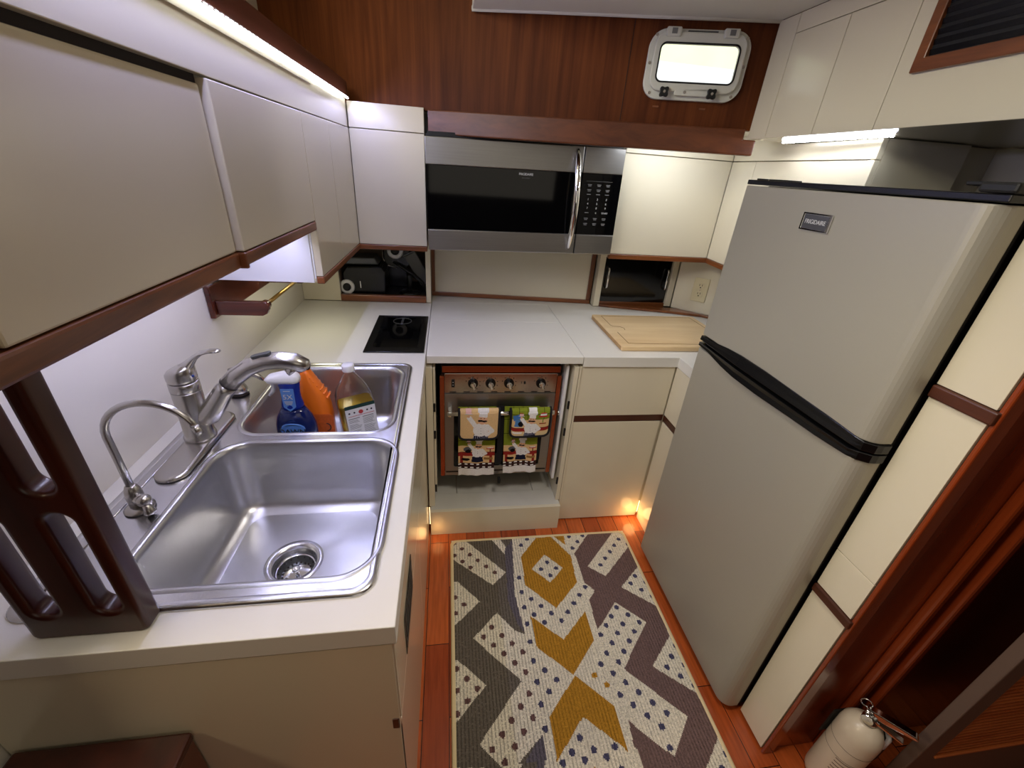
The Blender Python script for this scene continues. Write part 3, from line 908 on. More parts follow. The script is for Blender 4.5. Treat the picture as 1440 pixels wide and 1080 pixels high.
for x, zs in ((-0.054, (0.22, 0.485, 0.605)), (0.4555, (0.235, 0.485, 0.61))):
    for z in zs:
        h = bx('hinge', x, x + 0.0075, 1.344, 1.351, z - 0.017, z + 0.017, M['gasket'], a, 0.001)
b = B().box(0.07, 0.076, 1.38, 1.40, 0.128, 0.1285)

# ================================================================== stove
a = thing('stove', (0.2, 1.55, 0.245), 'stainless galley stove with four knobs and trim tinted by the floor reflection', 'stove')
YS = 1.392
bx('body', -0.026, 0.428, YS + 0.012, 1.85, 0.262, 0.752, M['blackm'], a)
bx('top_trim', -0.022, 0.425, YS + 0.004, YS + 0.0115, 0.726, 0.751, M['floorrefl'], a, 0.001)
bx('side_rail', -0.031, -0.0145, YS - 0.004, YS + 0.011, 0.25, 0.714, M['floorrefl'], a, 0.001)
bx('side_rail', 0.415, 0.431, YS - 0.004, YS + 0.011, 0.25, 0.714, M['floorrefl'], a, 0.001)
cp = bx('control_panel', -0.0135, 0.414, YS - 0.002, YS + 0.011, 0.643, 0.7245, M['ovss'], a, 0.0015)
for i in range(8):
    x0 = 0.005 + i * 0.052
    fin('slot', B().box(x0, x0 + 0.024, YS - 0.0028, YS - 0.0018, 0.6455, 0.6495), M['seam'], cp)
for x in (0.092, 0.158, 0.228, 0.352):
    k = fin('knob', B().tube([(x, YS - 0.0018, 0.684), (x, YS - 0.006, 0.684), (x, YS - 0.0065, 0.684)], [0.019, 0.019, 0.0175], 24), M['blackp'], a)
    b = B()
    b.tube([(x, YS - 0.006, 0.684), (x, YS - 0.02, 0.684), (x, YS - 0.024, 0.684)], [0.012, 0.011, 0.007], 20)
    T = frame((x, YS - 0.02, 0.684), (math.cos(0.3), 0, math.sin(0.3)), (-math.sin(0.3), 0, math.cos(0.3)))
    b.box(-0.004, 0.004, -0.014, 0.014, -0.003, 0.010, T=T)
    fin('knob_grip', b, M['chrome'], k, 0.0015)
    b = B()
    for j in range(7):
        an = math.radians(20 + j * 36)
        b.tube([(x - 0.027 * math.cos(an), YS - 0.0026, 0.684 + 0.027 * math.sin(an)), (x - 0.027 * math.cos(an), YS - 0.0018, 0.684 + 0.027 * math.sin(an))], 0.002, 8)
    fin('dial_mark', b, M['seam'], cp)
sw = bx('switch', 0.012, 0.024, YS - 0.006, YS - 0.0018, 0.669, 0.70, M['blackm'], a, 0.001)
for z in (0.679, 0.690):
    fin('switch_mark', B().box(0.016, 0.020, YS - 0.0064, YS - 0.0060, z - 0.001, z + 0.001), M['text'], sw)
bx('indicator', 0.285, 0.292, YS - 0.004, YS - 0.0018, 0.681, 0.692, M['blackm'], a, 0.0005)
fin('panel_mark', B().box(0.2755, 0.2775, YS - 0.0024, YS - 0.0018, 0.682, 0.692), M['seam'], cp)
dr = fin('oven_door', B().plate([(-0.0135, 0.252), (0.414, 0.252), (0.414, 0.6405), (-0.0135, 0.6405)],
         [rrect(0.2, 0.43, 0.178, 0.135, 0.006, 2)], XZ, YS - 0.004, YS + 0.010), M['ss'], a, 0.001)
fin('door_glass', B().box(0.021, 0.379, YS + 0.001, YS + 0.006, 0.294, 0.566), M['blackg'], dr)
fin('chrome_strip', B().box(-0.010, 0.41, YS - 0.0055, YS - 0.0042, 0.268, 0.274), M['seam'], dr)
for x in (0.006, 0.395):
    fin('handle_bracket', B().box(x - 0.008, x + 0.008, YS - 0.048, YS - 0.0045, 0.565, 0.586), M['chrome'], dr, 0.003)
fin('handle_bar', B().cyl((-0.004, YS - 0.042, 0.576), (0.408, YS - 0.042, 0.576), 0.009, seg=20), M['chrome'], dr)
fin('gimbal_bolt', B().tube([(0.432, YS - 0.002, 0.55), (0.4395, YS - 0.002, 0.55)], 0.011, 14), M['chrome'], a)
fin('latch', B().box(0.205, 0.215, 1.352, 1.372, 0.226, 0.2495), M['blackm'], a, 0.002)

# ------------------------------------------------------------------ towels on the oven bar
TAN, GRN, DGR = S(226, 190, 138), S(128, 140, 40), S(40, 46, 20)
WHT, SKN, BLK, NVY, RED, BRN = S(236, 234, 234), S(226, 176, 140), S(22, 18, 20), S(26, 28, 52), S(150, 42, 36), S(58, 34, 34)
def chef(p, cx, cy, k, apron=NVY, stripe=True):
    """cartoon cook: cx,cy waist centre, k size"""
    p.poly([(cx - .27 * k, cy - .30 * k), (cx + .27 * k, cy - .30 * k), (cx + .23 * k, cy + .06 * k), (cx - .21 * k, cy + .06 * k)], apron)
    if stripe:
        for i in range(8):
            x = cx + (-.22 + .06 * i) * k
            p.line(x - .01 * k, cy - .30 * k, x + .015 * k, cy + .03 * k, .007 * k, S(170, 170, 190))
    p.ell(cx, cy + .22 * k, .24 * k, .25 * k, WHT)
    p.poly([(cx - .2 * k, cy + .0 * k), (cx + .22 * k, cy + .0 * k), (cx + .2 * k, cy + .36 * k), (cx - .18 * k, cy + .36 * k)], WHT)
    p.line(cx - .15 * k, cy + .34 * k, cx - .36 * k, cy + .66 * k, .075 * k, WHT)
    p.line(cx + .2 * k, cy + .34 * k, cx + .36 * k, cy + .16 * k, .08 * k, WHT)
    p.line(cx + .36 * k, cy + .16 * k, cx + .2 * k, cy + .02 * k, .06 * k, WHT)
    p.ell(cx - .385 * k, cy + .72 * k, .045 * k, .05 * k, SKN)
    for i in range(3):
        p.ell(cx + .01 * k, cy + (.08 + .1 * i) * k, .011 * k, .011 * k, S(110, 110, 120))
    p.ell(cx + .05 * k, cy + .58 * k, .15 * k, .16 * k, SKN)
    p.ell(cx + .15 * k, cy + .90 * k, .12 * k, .10 * k, WHT).ell(cx + .0 * k, cy + .90 * k, .12 * k, .09 * k, WHT).ell(cx + .08 * k, cy + .95 * k, .13 * k, .10 * k, WHT)
    p.poly([(cx - .07 * k, cy + .70 * k), (cx + .19 * k, cy + .66 * k), (cx + .21 * k, cy + .86 * k), (cx - .05 * k, cy + .86 * k)], WHT)
    p.ell(cx - .02 * k, cy + .555 * k, .085 * k, .034 * k, BLK).ell(cx + .11 * k, cy + .535 * k, .085 * k, .034 * k, BLK)
    p.ell(cx + .045 * k, cy + .60 * k, .03 * k, .03 * k, SKN)
    p.ell(cx - .0 * k, cy + .645 * k, .017 * k, .014 * k, BLK).ell(cx + .1 * k, cy + .635 * k, .017 * k, .014 * k, BLK)
    # tray with cakes
    p.rect(cx - .50 * k, cx - .27 * k, cy + .78 * k, cy + .80 * k, S(190, 190, 196))
    p.rect(cx - .47 * k, cx - .30 * k, cy + .80 * k, cy + .90 * k, S(235, 190, 190))
    for i in range(3):
        p.ell(cx + (-.44 + .055 * i) * k, cy + .92 * k, .018 * k, .018 * k, S(150, 30, 30))
def kitchen(p, x0, x1, ytile, ycount, k, dim=1.0):
    p.rect(x0, x1, ytile, 99, GRN)
    for i in range(6):
        p.rect(x0 + i * .26 * k - .006, x0 + i * .26 * k + .006, ytile, 99, DGR)
    for i in range(4):
        p.rect(x0, x1, ytile + .24 * k * i + .18 * k - .006, ytile + .24 * k * i + .18 * k + .006, DGR)
    p.rect(x0, x1, ycount - .12 * k, ycount, RED).rect(x0, x1, ycount - .012 * k, ycount + .01 * k, S(96, 24, 22))

def towel(label, X0, X1, Zt, Zb, lx0, lx1, Zlb, skew, flap_full, grp):
    t = thing('kitchen_towel', ((X0 + X1) / 2, YS - 0.05, Zlb), label, 'towel', grp)
    nu, nv = 64, 150
    # hanging towel behind
    w, h = lx1 - lx0, 0.60 - Zlb
    U, V = np.meshgrid((np.arange(nu) + .5) / nu, (np.arange(nv) + .5) / nv, indexing='ij')
    asp = h / w
    p = Paint(U, V * asp, TAN)
    kitchen(p, 0, 1, 1.02, .80, 1.0)
    p.rect(0.05, 0.12, .42, .80, RED).rect(.86, .93, .42, .80, RED)
    p.ell(.25, .9, .11, .09, S(90, 92, 96)).ell(.27, .84, .08, .06, BLK)
    p.rect(.76, .98, .90, .93, S(190, 40, 40)).rect(.80, .95, .93, .97, WHT).rect(.86, .89, .80, .9, S(110, 40, 30))
    p.ell(.2, .56, .12, .05, BLK).rect(.7, .95, .55, .62, S(150, 110, 60))
    chef(p, .52, .66, .62, NVY, False)
    zc0, zc1 = .245, .43
    p.rect(0, 1, -1, zc1, WHT)
    p.rect(0, 1, zc0, zc1, BRN)
    n = 12
    q = 1.0 / n
    chk = (V * asp > zc0 + .012) & (V * asp < zc1 - .012) & (((np.floor(U / q) + np.floor((V * asp - zc0) / (q * .75))) % 2) == 0) & ((np.floor((V * asp - zc0) / (q * .75)) % 2 == 0) | ((np.floor(U / q) % 2) == 0))
    p.C[chk] = WHT
    def pos(u, v):
        z = Zlb + v * h
        fold = 0.0045 * np.sin(u * 9 + skew * 3) * (1 - v) + 0.002 * np.sin(u * 21) * (1 - v)
        return (lx0 + u * w + skew * 0.012 * (1 - v), YS - 0.034 + fold * 0.9 - 0.0 * v, z + 0.008 * (u - 0.5) * skew * (1 - v) + 0.003 * np.sin(u * 6) * (1 - v))
    grid_mesh('towel_cloth', nu, nv, pos, p.C, M['towel'], t, 0.002)
    # front flap, folded over the bar
    nu, nv = 80, 90
    w, h = X1 - X0, Zt - Zb
    U, V = np.meshgrid((np.arange(nu) + .5) / nu, (np.arange(nv) + .5) / nv, indexing='ij')
    asp = h / w
    p = Paint(U, V * asp, TAN)
    if flap_full:
        chef(p, .54, .11, .80)
    else:
        kitchen(p, 0, 1, .50, .26, .8)
        p.rect(0, 1, .0, .13, S(222, 196, 150))
        p.rect(.06, .3, .09, .14, WHT)
        p.poly([(.08, .46), (.26, .54), (.22, .66), (.05, .6)], S(70, 120, 190)).poly([(.1, .3), (.3, .3), (.24, .5), (.12, .5)], S(80, 130, 190)).ell(.26, .38, .07, .08, BLK)
        p.rect(.70, .92, .56, .60, S(190, 40, 40)).rect(.74, .90, .60, .66, WHT).rect(.75, .89, .66, .69, S(190, 40, 40)).rect(.80, .83, .40, .56, S(120, 140, 60)).rect(.72, .9, .36, .39, S(150, 60, 40))
        chef(p, .50, .12, .62)
    R = .16
    def rounded(u):
        return np.where(u < R, R - np.sqrt(np.maximum(0, R * R - (R - u) ** 2)), np.where(u > 1 - R, R - np.sqrt(np.maximum(0, R * R - (u - 1 + R) ** 2)), 0))
    tot = h + 0.05
    def pos2(u, v):
        lo = rounded(u) * w * 0.85
        s = lo + v * (tot - lo)              # arclength from the bottom
        r = 0.0135
        zc = Zt - 0.004
        hh = zc - Zb
        a_ = np.clip((s - hh) / r, 0, PI)
        y = np.where(s < hh, -r, -r * np.cos(a_))
        z = np.where(s < hh, Zb + s, zc + r * np.sin(a_))
        back = np.maximum(0, s - hh - PI * r)
        z = z - back
        return (X0 + u * w + 0.0 * v, YS - 0.042 + y - 0.0035 * np.sin(u * PI) * (s < hh) - 0.002, z + 0.004 * (u - .5) * skew)
    # map colours: flap face takes the painted area, the fold-over repeats the top row
    nv2 = int(nv * tot / h)
    C = np.zeros((nu, nv2, 3))
    for j in range(nv2):
        for_u = np.minimum(nv - 1, int((j + .5) / nv2 * tot / h * nv))
        C[:, j] = p.C[:, for_u]
    grid_mesh('front_flap', nu, nv2, pos2, C, M['towel'], t, 0.003)
    # black binding round the flap edge
    pts = []
    us = np.concatenate([np.zeros(10), np.linspace(0, 1, 41), np.ones(10)])
    vs = np.concatenate([np.linspace(1, 0.06, 10), np.zeros(41), np.linspace(0.06, 1, 10)])
    xs, ys, zs = pos2(us, vs)
    for x, y, z in zip(xs, ys, zs):
        q_ = Vector((float(x), float(y) - 0.001, float(z)))
        if not pts or (pts[-1] - q_).length > 0.0015:
            pts.append(q_)
    fin('binding', B().tube(pts, 0.0048, 8, flat=[0.7] * len(pts)), M['fabric_black'], t)
    return t
tl1 = towel('kitchen towel with one large cook on its tan flap, on the oven bar', 0.040, 0.192, 0.590, 0.470, 0.037, 0.182, 0.272, 0.3, True, 'cook-print towels on the oven bar')
tl2 = towel('kitchen towel with a green-tiled kitchen scene on its flap, on the oven bar', 0.236, 0.391, 0.590, 0.478, 0.213, 0.350, 0.280, 0.9, False, 'cook-print towels on the oven bar')
fin('strap', B().box(0.193, 0.216, YS - 0.030, YS - 0.027, 0.335, 0.60), M['fabric_black'], tl1)
fin('strap', B().box(0.356, 0.372, YS - 0.030, YS - 0.027, 0.34, 0.56), M['fabric_black'], tl2)

# ================================================================== right base cabinet
a = thing('base_cabinet', (0.68, 1.5, 0.0), 'cream corner base cabinet with drawer front and door right of the stove', 'cabinet')
b = B()
b.box(0.4845, 1.14, 1.368, 1.93, 0.0, 0.772)
fin('carcass', b, M['lam'], a)
bx('drawer_front', 0.492, 0.8665, 1.352, 1.3675, 0.5575, 0.772, M['lam'], a, 0.001)
bx('stile', 0.4825, 0.4905, 1.3475, 1.3675, 0.0, 0.772, M['lam'], a, 0.001)
bx('teak_strip', 0.487, 0.8695, 1.353, 1.3675, 0.527, 0.5565, M['teakdx'], a, 0.002)
bx('door', 0.492, 0.862, 1.352, 1.3675, 0.006, 0.526, M['lam'], a, 0.001)
a = thing('base_cabinet', (1.0, 1.26, 0.0), 'narrow cream base cabinet return between the corner and the fridge', 'cabinet')
bx('carcass', 0.8845, 1.40, 1.175, 1.366, 0.0, 0.772, M['lam'], a)
bx('upper_panel', 0.870, 0.884, 1.175, 1.3505, 0.5575, 0.772, M['lam'], a, 0.001)
bx('teak_strip', 0.871, 0.884, 1.175, 1.352, 0.527, 0.5565, M['teakdy'], a, 0.002)
bx('lower_panel', 0.8685, 0.884, 1.175, 1.346, 0.0, 0.526, M['lam'], a, 0.001)

# glowing slivers added for light leaking through the gap in each corner
for nm, x, y, z0, z1, lab in (('gap_glow_strip', -0.0785, 1.3395, 0.03, 0.125, 'amber light sliver low in the corner left of the toe board'),
                              ('gap_glow_strip', 0.8655, 1.3495, 0.03, 0.095, 'amber light sliver low in the corner by the fridge')):
    bx(nm, x - 0.0015, x + 0.0015, y - 0.001, y + 0.001, z0, z1, M['ambergap'], None, 0, label=lab, cat='light')

# ================================================================== sink
a = thing('sink', (-0.362, 0.857, 0.64), 'stainless double bowl sink set in the white worktop', 'sink')
N = 10
big_c, big_h = (-0.309, 0.6605), (0.187, 0.1835)
sml_c, sml_h = (-0.316, 1.062), (0.173, 0.1775)
def R2(c, h, d, r, z):
    return [(x, y, z) for x, y in rrect(c[0], c[1], h[0] - d, h[1] - d, max(r, 0.004), N)]
ox, oy, ohx, ohy = -0.362, 0.857, 0.249, 0.4195
b = B()
b.plate(rrect(ox, oy, ohx - 0.014, ohy - 0.014, 0.024, N), [rrect(*big_c, big_h[0] + 0.012, big_h[1] + 0.012, 0.075, N), rrect(*sml_c, sml_h[0] + 0.012, sml_h[1] + 0.012, 0.065, N)], XY, 0.8178, 0.8186)
# raised outer bead
L = []
for d, z in ((0, 0.8146), (0.0, 0.8165), (0.003, 0.8196), (0.008, 0.8202), (0.0125, 0.8192), (0.0145, 0.8184)):
    L.append([(x, y, z) for x, y in rrect(ox, oy, ohx - d, ohy - d, 0.034 - d * 0.6, N)])
b.loft(L, 0)
fin('deck', b, M['rim'], a)
def bowl(name, c, h, r, depth_z, drain):
    b = B()
    L = []
    for d, z, rr in ((-0.0125, 0.8186, r + 0.013), (-0.008, 0.8206, r + 0.008), (-0.004, 0.8204, r + 0.004), (0.0, 0.8172, r), (0.003, 0.808, r - 0.002),
                     (0.006, 0.76, r - 0.006), (0.012, depth_z + 0.05, r - 0.01), (0.018, depth_z + 0.022, r - 0.012), (0.030, depth_z + 0.007, r - 0.02), (0.046, depth_z + 0.001, r - 0.025)):
        L.append(R2(c, h, d, rr, z))
    b.loft(L, 0)
    # floor falling to the drain
    n = len(L[-1])
    ring = []
    for x, y, z in L[-1]:
        an = math.atan2(y - drain[1], x - drain[0])
        ring.append((drain[0] + 0.055 * math.cos(an), drain[1] + 0.055 * math.sin(an), depth_z - 0.004))
    b.loft([L[-1], [tuple(Vector(p) * 0.5 + Vector(q) * 0.5 + Vector((0, 0, 0.0005))) for p, q in zip(L[-1], ring)], ring], 0)
    o = fin(name, b, M['steel'], a)
    fl = fin('drain_flange', B().lathe([(0.0575, depth_z - 0.0042), (0.057, depth_z - 0.001), (0.050, depth_z - 0.0012), (0.0435, depth_z - 0.004), (0.0415, depth_z - 0.012), (0.040, depth_z - 0.045), (0.001, depth_z - 0.046)], Matrix.Translation((drain[0], drain[1], 0)), 40, 0, False, False), M['rim'], o)
    return o
bo = bowl('large_bowl', big_c, big_h, 0.062, 0.642, (-0.323, 0.661))
bo2 = bowl('small_bowl', sml_c, sml_h, 0.052, 0.642, (-0.316, 1.07))
b = B()
for cx, cy, hx, hy, r in ((*big_c, 0.2065, 0.204, 0.085),):
    pass
fin('tap_ledge_ridge', B().tube([(-0.582, 0.47, 0.8188), (-0.582, 1.24, 0.8188)], 0.0022, 8), M['rim'], a)
a = thing('sink_strainer', (-0.323, 0.661, 0.615), 'chrome basket strainer in the drain of the large bowl', 'strainer')
Tm = Matrix.Translation((-0.323, 0.661, 0))
b = B()
b.lathe([(0.0380, 0.617), (0.0392, 0.619), (0.0368, 0.6175)], Tm, 40, 0, False, False)
b.lathe([(0.031, 0.6028), (0.026, 0.6038), (0.001, 0.6028)], Tm, 40, 0, False, False)
bk_ = fin('basket', b, M['chrome'], a)
fin('basket_wall', B().lathe([(0.0372, 0.6176), (0.033, 0.606), (0.031, 0.6026)], Tm, 40, 0, False, False), M['hot'], bk_)
for i in range(20):
    an = 2 * PI * i / 20
    fin('strainer_hole', B().tube([(-0.323 + 0.0285 * math.cos(an), 0.661 + 0.0285 * math.sin(an), 0.6030), (-0.323 + 0.0285 * math.cos(an), 0.661 + 0.0285 * math.sin(an), 0.6046)], 0.0022, 8), M['seam'], a)
for i in range(16):
    an = 2 * PI * (i + .5) / 16
    fin('strainer_hole', B().tube([(-0.323 + 0.0352 * math.cos(an), 0.661 + 0.0352 * math.sin(an), 0.6123), (-0.323 + 0.0348 * math.cos(an), 0.661 + 0.0348 * math.sin(an), 0.6135)], 0.0018, 8), M['seam'], a)
fin('pull_knob', B().lathe([(0.004, 0.602), (0.0038, 0.612), (0.008, 0.617), (0.0075, 0.622), (0.001, 0.624)], Tm, 20), M['chrome'], a)
a = thing('sink_strainer', (-0.316, 1.07, 0.615), 'chrome basket strainer hidden under the bottles in the small bowl', 'strainer')
fin('basket', B().lathe([(0.0385, 0.632), (0.0395, 0.634), (0.033, 0.620), (0.001, 0.6165)], Matrix.Translation((-0.316, 1.07, 0)), 32, 0, False, False), M['chrome'], a)

# ================================================================== main mixer tap
a = thing('mixer_tap', (-0.548, 0.862, 0.82), 'brushed nickel single lever mixer tap with a pull-out spout', 'tap')
FX, FY = -0.549, 0.862
pts = rrect(-0.546, 0.845, 0.031, 0.135, 0.030, 10)
L = []
for d, z in ((0, 0.8203), (0.0, 0.8245), (0.003, 0.8275), (0.008, 0.829)):
    L.append([(x, y, z) for x, y in rrect(-0.546, 0.843, 0.031 - d, 0.130 - d, 0.0305 - d, 10)])
b = B(); b.loft(L, 0, True, False, True)
fin('base_plate', b, M['nickel'], a)
b = B()
b.lathe([(0.031, 0.828), (0.0315, 0.834), (0.0285, 0.842), (0.0275, 0.90), (0.0275, 0.944), (0.0268, 0.947)], Matrix.Translation((FX, FY, 0)), 36)
sp = [(-0.549, 0.868), (-0.52, 0.885), (-0.498, 0.912), (-0.476, 0.944), (-0.462, 0.960)]
b.tube([(x, FY, z) for x, z in sp], [0.018, 0.024, 0.0215, 0.0195, 0.0185], 24)
fin('body', b, M['nickel'], a)
fin('swivel_ring', B().lathe([(0.0262, 0.9472), (0.0278, 0.949), (0.0278, 0.966), (0.0262, 0.968)], Matrix.Translation((FX, FY, 0)), 36), M['nickel'], a)
b = B()
# domed lever head, sloping
TH = Matrix.Translation((FX, FY, 0.969)) @ Matrix.Rotation(math.radians(0), 4, 'Y')
L = []
for k, (r, z, tilt) in enumerate(((0.0268, 0.0, 0), (0.0278, 0.006, 0.0), (0.0278, 0.016, 0.14), (0.0272, 0.024, 0.28), (0.0225, 0.031, 0.36), (0.010, 0.0345, 0.38), (0.0005, 0.0352, 0.38))):
    L.append([TH @ Vector((r * math.cos(2 * PI * i / 36), r * math.sin(2 * PI * i / 36), z + tilt * r * math.cos(2 * PI * i / 36))) for i in range(36)])
b.loft(L, 0, True, True, True)
b.tube([(-0.548, FY, 0.990), (-0.530, FY, 1.004), (-0.515, FY, 1.020), (-0.500, FY, 1.031), (-0.484, FY, 1.0355), (-0.469, FY, 1.0365), (-0.462, FY, 1.0362)],
       [0.016, 0.0135, 0.0105, 0.0095, 0.0095, 0.0090, 0.005], 18, flat=[0.8, 0.75, 0.55, 0.45, 0.42, 0.42, 0.4])
fin('lever', b, M['nickel'], a)
fin('hot_cold_mark', B().ball((FX + 0.0265, FY - 0.008, 0.983), 0.0028, seg=10), M['navy'], a)
s2 = [(-0.4615, 0.961), (-0.440, 0.982), (-0.412, 1.0015), (-0.380, 1.0135), (-0.348, 1.0165), (-0.322, 1.0125), (-0.303, 1.003), (-0.2985, 0.998)]
sc_ = fin('spout', B().tube([(x, FY + 0.0, z) for x, z in s2], [0.0188, 0.0186, 0.0182, 0.0182, 0.0186, 0.0190, 0.0165, 0.010], 28), M['nickel'], a)
b = B()
b.tube([(-0.336, FY, 1.004), (-0.329, FY, 0.995), (-0.326, FY, 0.991)], [0.013, 0.0155, 0.0148], 24)
fin('spray_face', b, M['nickel'], sc_)
fin('spout_joint', B().tube([(-0.4632, FY, 0.9592), (-0.4618, FY, 0.9607)], 0.0192, 28), M['seam'], sc_)
T = frame((-0.385, FY - 0.003, 1.0303), (1, 0, 0.27), (0, 1, 0))
fin('spray_button', B().prism(rrect(0, 0, 0.021, 0.0085, 0.008), lambda u, v, w: tuple(T @ Vector((u, v, w))), -0.004, 0.0018), M['hot'], sc_, 0.001)
fin('tip_button', B().ball((-0.2995, FY, 1.0005), 0.007, seg=12), M['seam'], sc_)

# drinking water tap
a = thing('filter_tap', (-0.552, 0.648, 0.82), 'slender brushed nickel filter tap with a curved goose neck', 'tap')
GX, GY = -0.551, 0.648
fin('flange', B().lathe([(0.023, 0.8203), (0.023, 0.8225), (0.017, 0.826), (0.012, 0.828)], Matrix.Translation((GX, GY, 0)), 28), M['nickel'], a)
fin('body', B().lathe([(0.0125, 0.826), (0.0125, 0.842), (0.0135, 0.850), (0.0118, 0.862), (0.0085, 0.871), (0.0062, 0.873)], Matrix.Translation((GX, GY, 0)), 24), M['nickel'], a)
b = B()
b.tube([(GX + 0.004, GY - 0.003, 0.846), (GX + 0.020, GY - 0.011, 0.846)], [0.0105, 0.0095], 18)
b.ball((GX + 0.021, GY - 0.012, 0.847), 0.0115)
fin('valve', b, M['nickel'], a)
fin('lever_knob', B().tube([(GX + 0.021, GY - 0.013, 0.845), (GX + 0.025, GY - 0.016, 0.836), (GX + 0.029, GY - 0.019, 0.827), (GX + 0.030, GY - 0.020, 0.8225)], [0.0055, 0.0065, 0.010, 0.007], 16), M['nickel'], a)
path = [(GX, GY, 0.868), (GX - 0.001, GY, 0.93), (GX - 0.002, GY, 0.975)]
cx, cz, rx, rz = -0.484, 0.975, 0.069, 0.063
for i in range(1, 17):
    an = PI - (PI * 0.93) * i / 16
    path.append((cx + rx * math.cos(an), GY, cz + rz * math.sin(an)))
fin('goose_neck', B().tube(path, 0.0058, 16), M['nickel'], a)
e = Vector(path[-1]); d = (Vector(path[-1]) - Vector(path[-2])).normalized()
fin('nozzle', B().tube([e - d * 0.004, e + d * 0.012], 0.0063, 14), M['nickel'], a)

# soap dispenser
a = thing('soap_dispenser', (-0.556, 1.075, 0.82), 'small nickel soap pump behind the mixer spout', 'soap dispenser')
Tm = Matrix.Translation((-0.556, 1.075, 0))
fin('foot_ring', B().lathe([(0.0225, 0.8203), (0.0225, 0.8235), (0.021, 0.824)], Tm, 28), M['seam'], a)
fin('body', B().lathe([(0.0215, 0.824), (0.0215, 0.836), (0.019, 0.842), (0.0125, 0.852), (0.011, 0.862), (0.0125, 0.878), (0.010, 0.886)], Tm, 28), M['nickel'], a)
fin('pump_head', B().tube([(-0.568, 1.075, 0.888), (-0.55, 1.075, 0.892), (-0.525, 1.075, 0.887), (-0.500, 1.075, 0.872), (-0.488, 1.075, 0.861)], [0.006, 0.0095, 0.0085, 0.0065, 0.005], 16), M['nickel'], a)

# ================================================================== bottles in the small bowl
FZ = 0.6455
a = thing('spray_bottle', (-0.398, 1.0, FZ), 'blue dish spray bottle with a white trigger in the small sink bowl', 'bottle', 'bottles in the sink')
Tb = Matrix.Translation((-0.398, 1.0, 0))
fin('body', B().lathe([(0.044, FZ), (0.047, FZ + 0.006), (0.047, FZ + 0.108), (0.0455, FZ + 0.128), (0.040, FZ + 0.149), (0.032, FZ + 0.165), (0.0262, FZ + 0.176)], Tb, 36, sx=1.08, sy=0.72), M['bluel'], a)
fin('shroud', B().lathe([(0.0268, FZ + 0.1755), (0.0272, FZ + 0.184), (0.0238, FZ + 0.204), (0.0232, FZ + 0.22), (0.0262, FZ + 0.247), (0.027, FZ + 0.2505)], Tb, 36, sx=1.0, sy=0.8), M['blue'], a)
b = B()
L = []
for z, x0, x1, hy in ((FZ + 0.251, -0.048, 0.028, 0.019), (FZ + 0.258, -0.053, 0.029, 0.020), (FZ + 0.266, -0.045, 0.027, 0.018), (FZ + 0.274, -0.015, 0.020, 0.013), (FZ + 0.277, -0.004, 0.012, 0.007)):
    L.append([(-0.398 + x, 1.0 + y, z) for x, y in rrect((x0 + x1) / 2, 0, (x1 - x0) / 2, hy, hy * 0.8, 6)])
b.loft(L, 0, True, True, True)
hd = fin('spray_head', b, M['white'], a)
fin('trigger', B().tube([(-0.436, 1.0, FZ + 0.253), (-0.434, 1.0, FZ + 0.237), (-0.438, 1.0, FZ + 0.222), (-0.449, 1.0, FZ + 0.209)], [0.006, 0.0065, 0.0055, 0.003], 12), M['white'], hd)
sl = fin('shield_label', B().prism([(-0.0145, 0.0), (0.0, -0.012), (0.0145, 0.0), (0.0155, 0.052), (-0.0155, 0.052)], lambda u, v, w: (-0.398 + u, 1.0 - 0.0226 + w + (u / 0.026) ** 2 * 0.006, FZ + 0.186 + v), 0, 0.0012), M['bluelab'], a)
def bt(u, z, y=0.9766):
    return frame((-0.398 + u, y, z), (1, 0, 0), (0, 0, 1))
text('claim_lettering', '5X', 0.019, bt(0.0, FZ + 0.216), M['text'], a)
for z, hw in ((0.2325, 0.008), (0.2025, 0.010), (0.1985, 0.009), (0.1945, 0.007)):
    fin('fine_print', B().box(-0.398 - hw, -0.398 + hw, 0.9764, 0.9769, FZ + z, FZ + z + 0.0016), M['text'], a)
dl = fin('front_label', B().prism([(-0.042, 0.0), (0.042, 0.0), (0.044, 0.045), (0.03, 0.085), (0.0, 0.108), (-0.03, 0.085), (-0.044, 0.045)], lambda u, v, w: (-0.398 + u * 0.95, 1.0 - 0.0350 + w + (u / 0.05) ** 2 * 0.018 + max(0, v - 0.07) * 0.14, FZ + 0.047 + v), 0, 0.001), M['navy'], a)
fin('logo_field', B().prism([(0.030 * math.cos(t_), 0.016 * math.sin(t_)) for t_ in [2 * PI * i / 28 for i in range(28)]], lambda u, v, w: (-0.398 + u, 0.9644 + w + (u / 0.03) ** 2 * 0.004, FZ + 0.123 + v), 0, 0.0006), M['bluelab'], dl)
fin('logo_arc', B().tube([(-0.398 + 0.028 * math.cos(t_), 0.9665 + 0.006 * math.cos(t_) ** 2, FZ + 0.122 + 0.020 * math.sin(t_)) for t_ in [PI * i / 16 for i in range(17)]], 0.0022, 6), M['bluelab'], dl)
text('brand_lettering', 'DAWN', 0.0195, frame((-0.398, 0.9638, FZ + 0.121), (1, 0, 0), (0, 0.05, 1)), M['textd'], dl, sx=1.05, extrude=0.0006)
text('product_lettering', 'PLATINUM PLUS', 0.0075, bt(0.0, FZ + 0.105, 0.9633), M['text'], dl)
text('product_lettering', 'POWERWASH', 0.0145, bt(0.0, FZ + 0.093, 0.9633), M['text'], dl, extrude=0.0006)

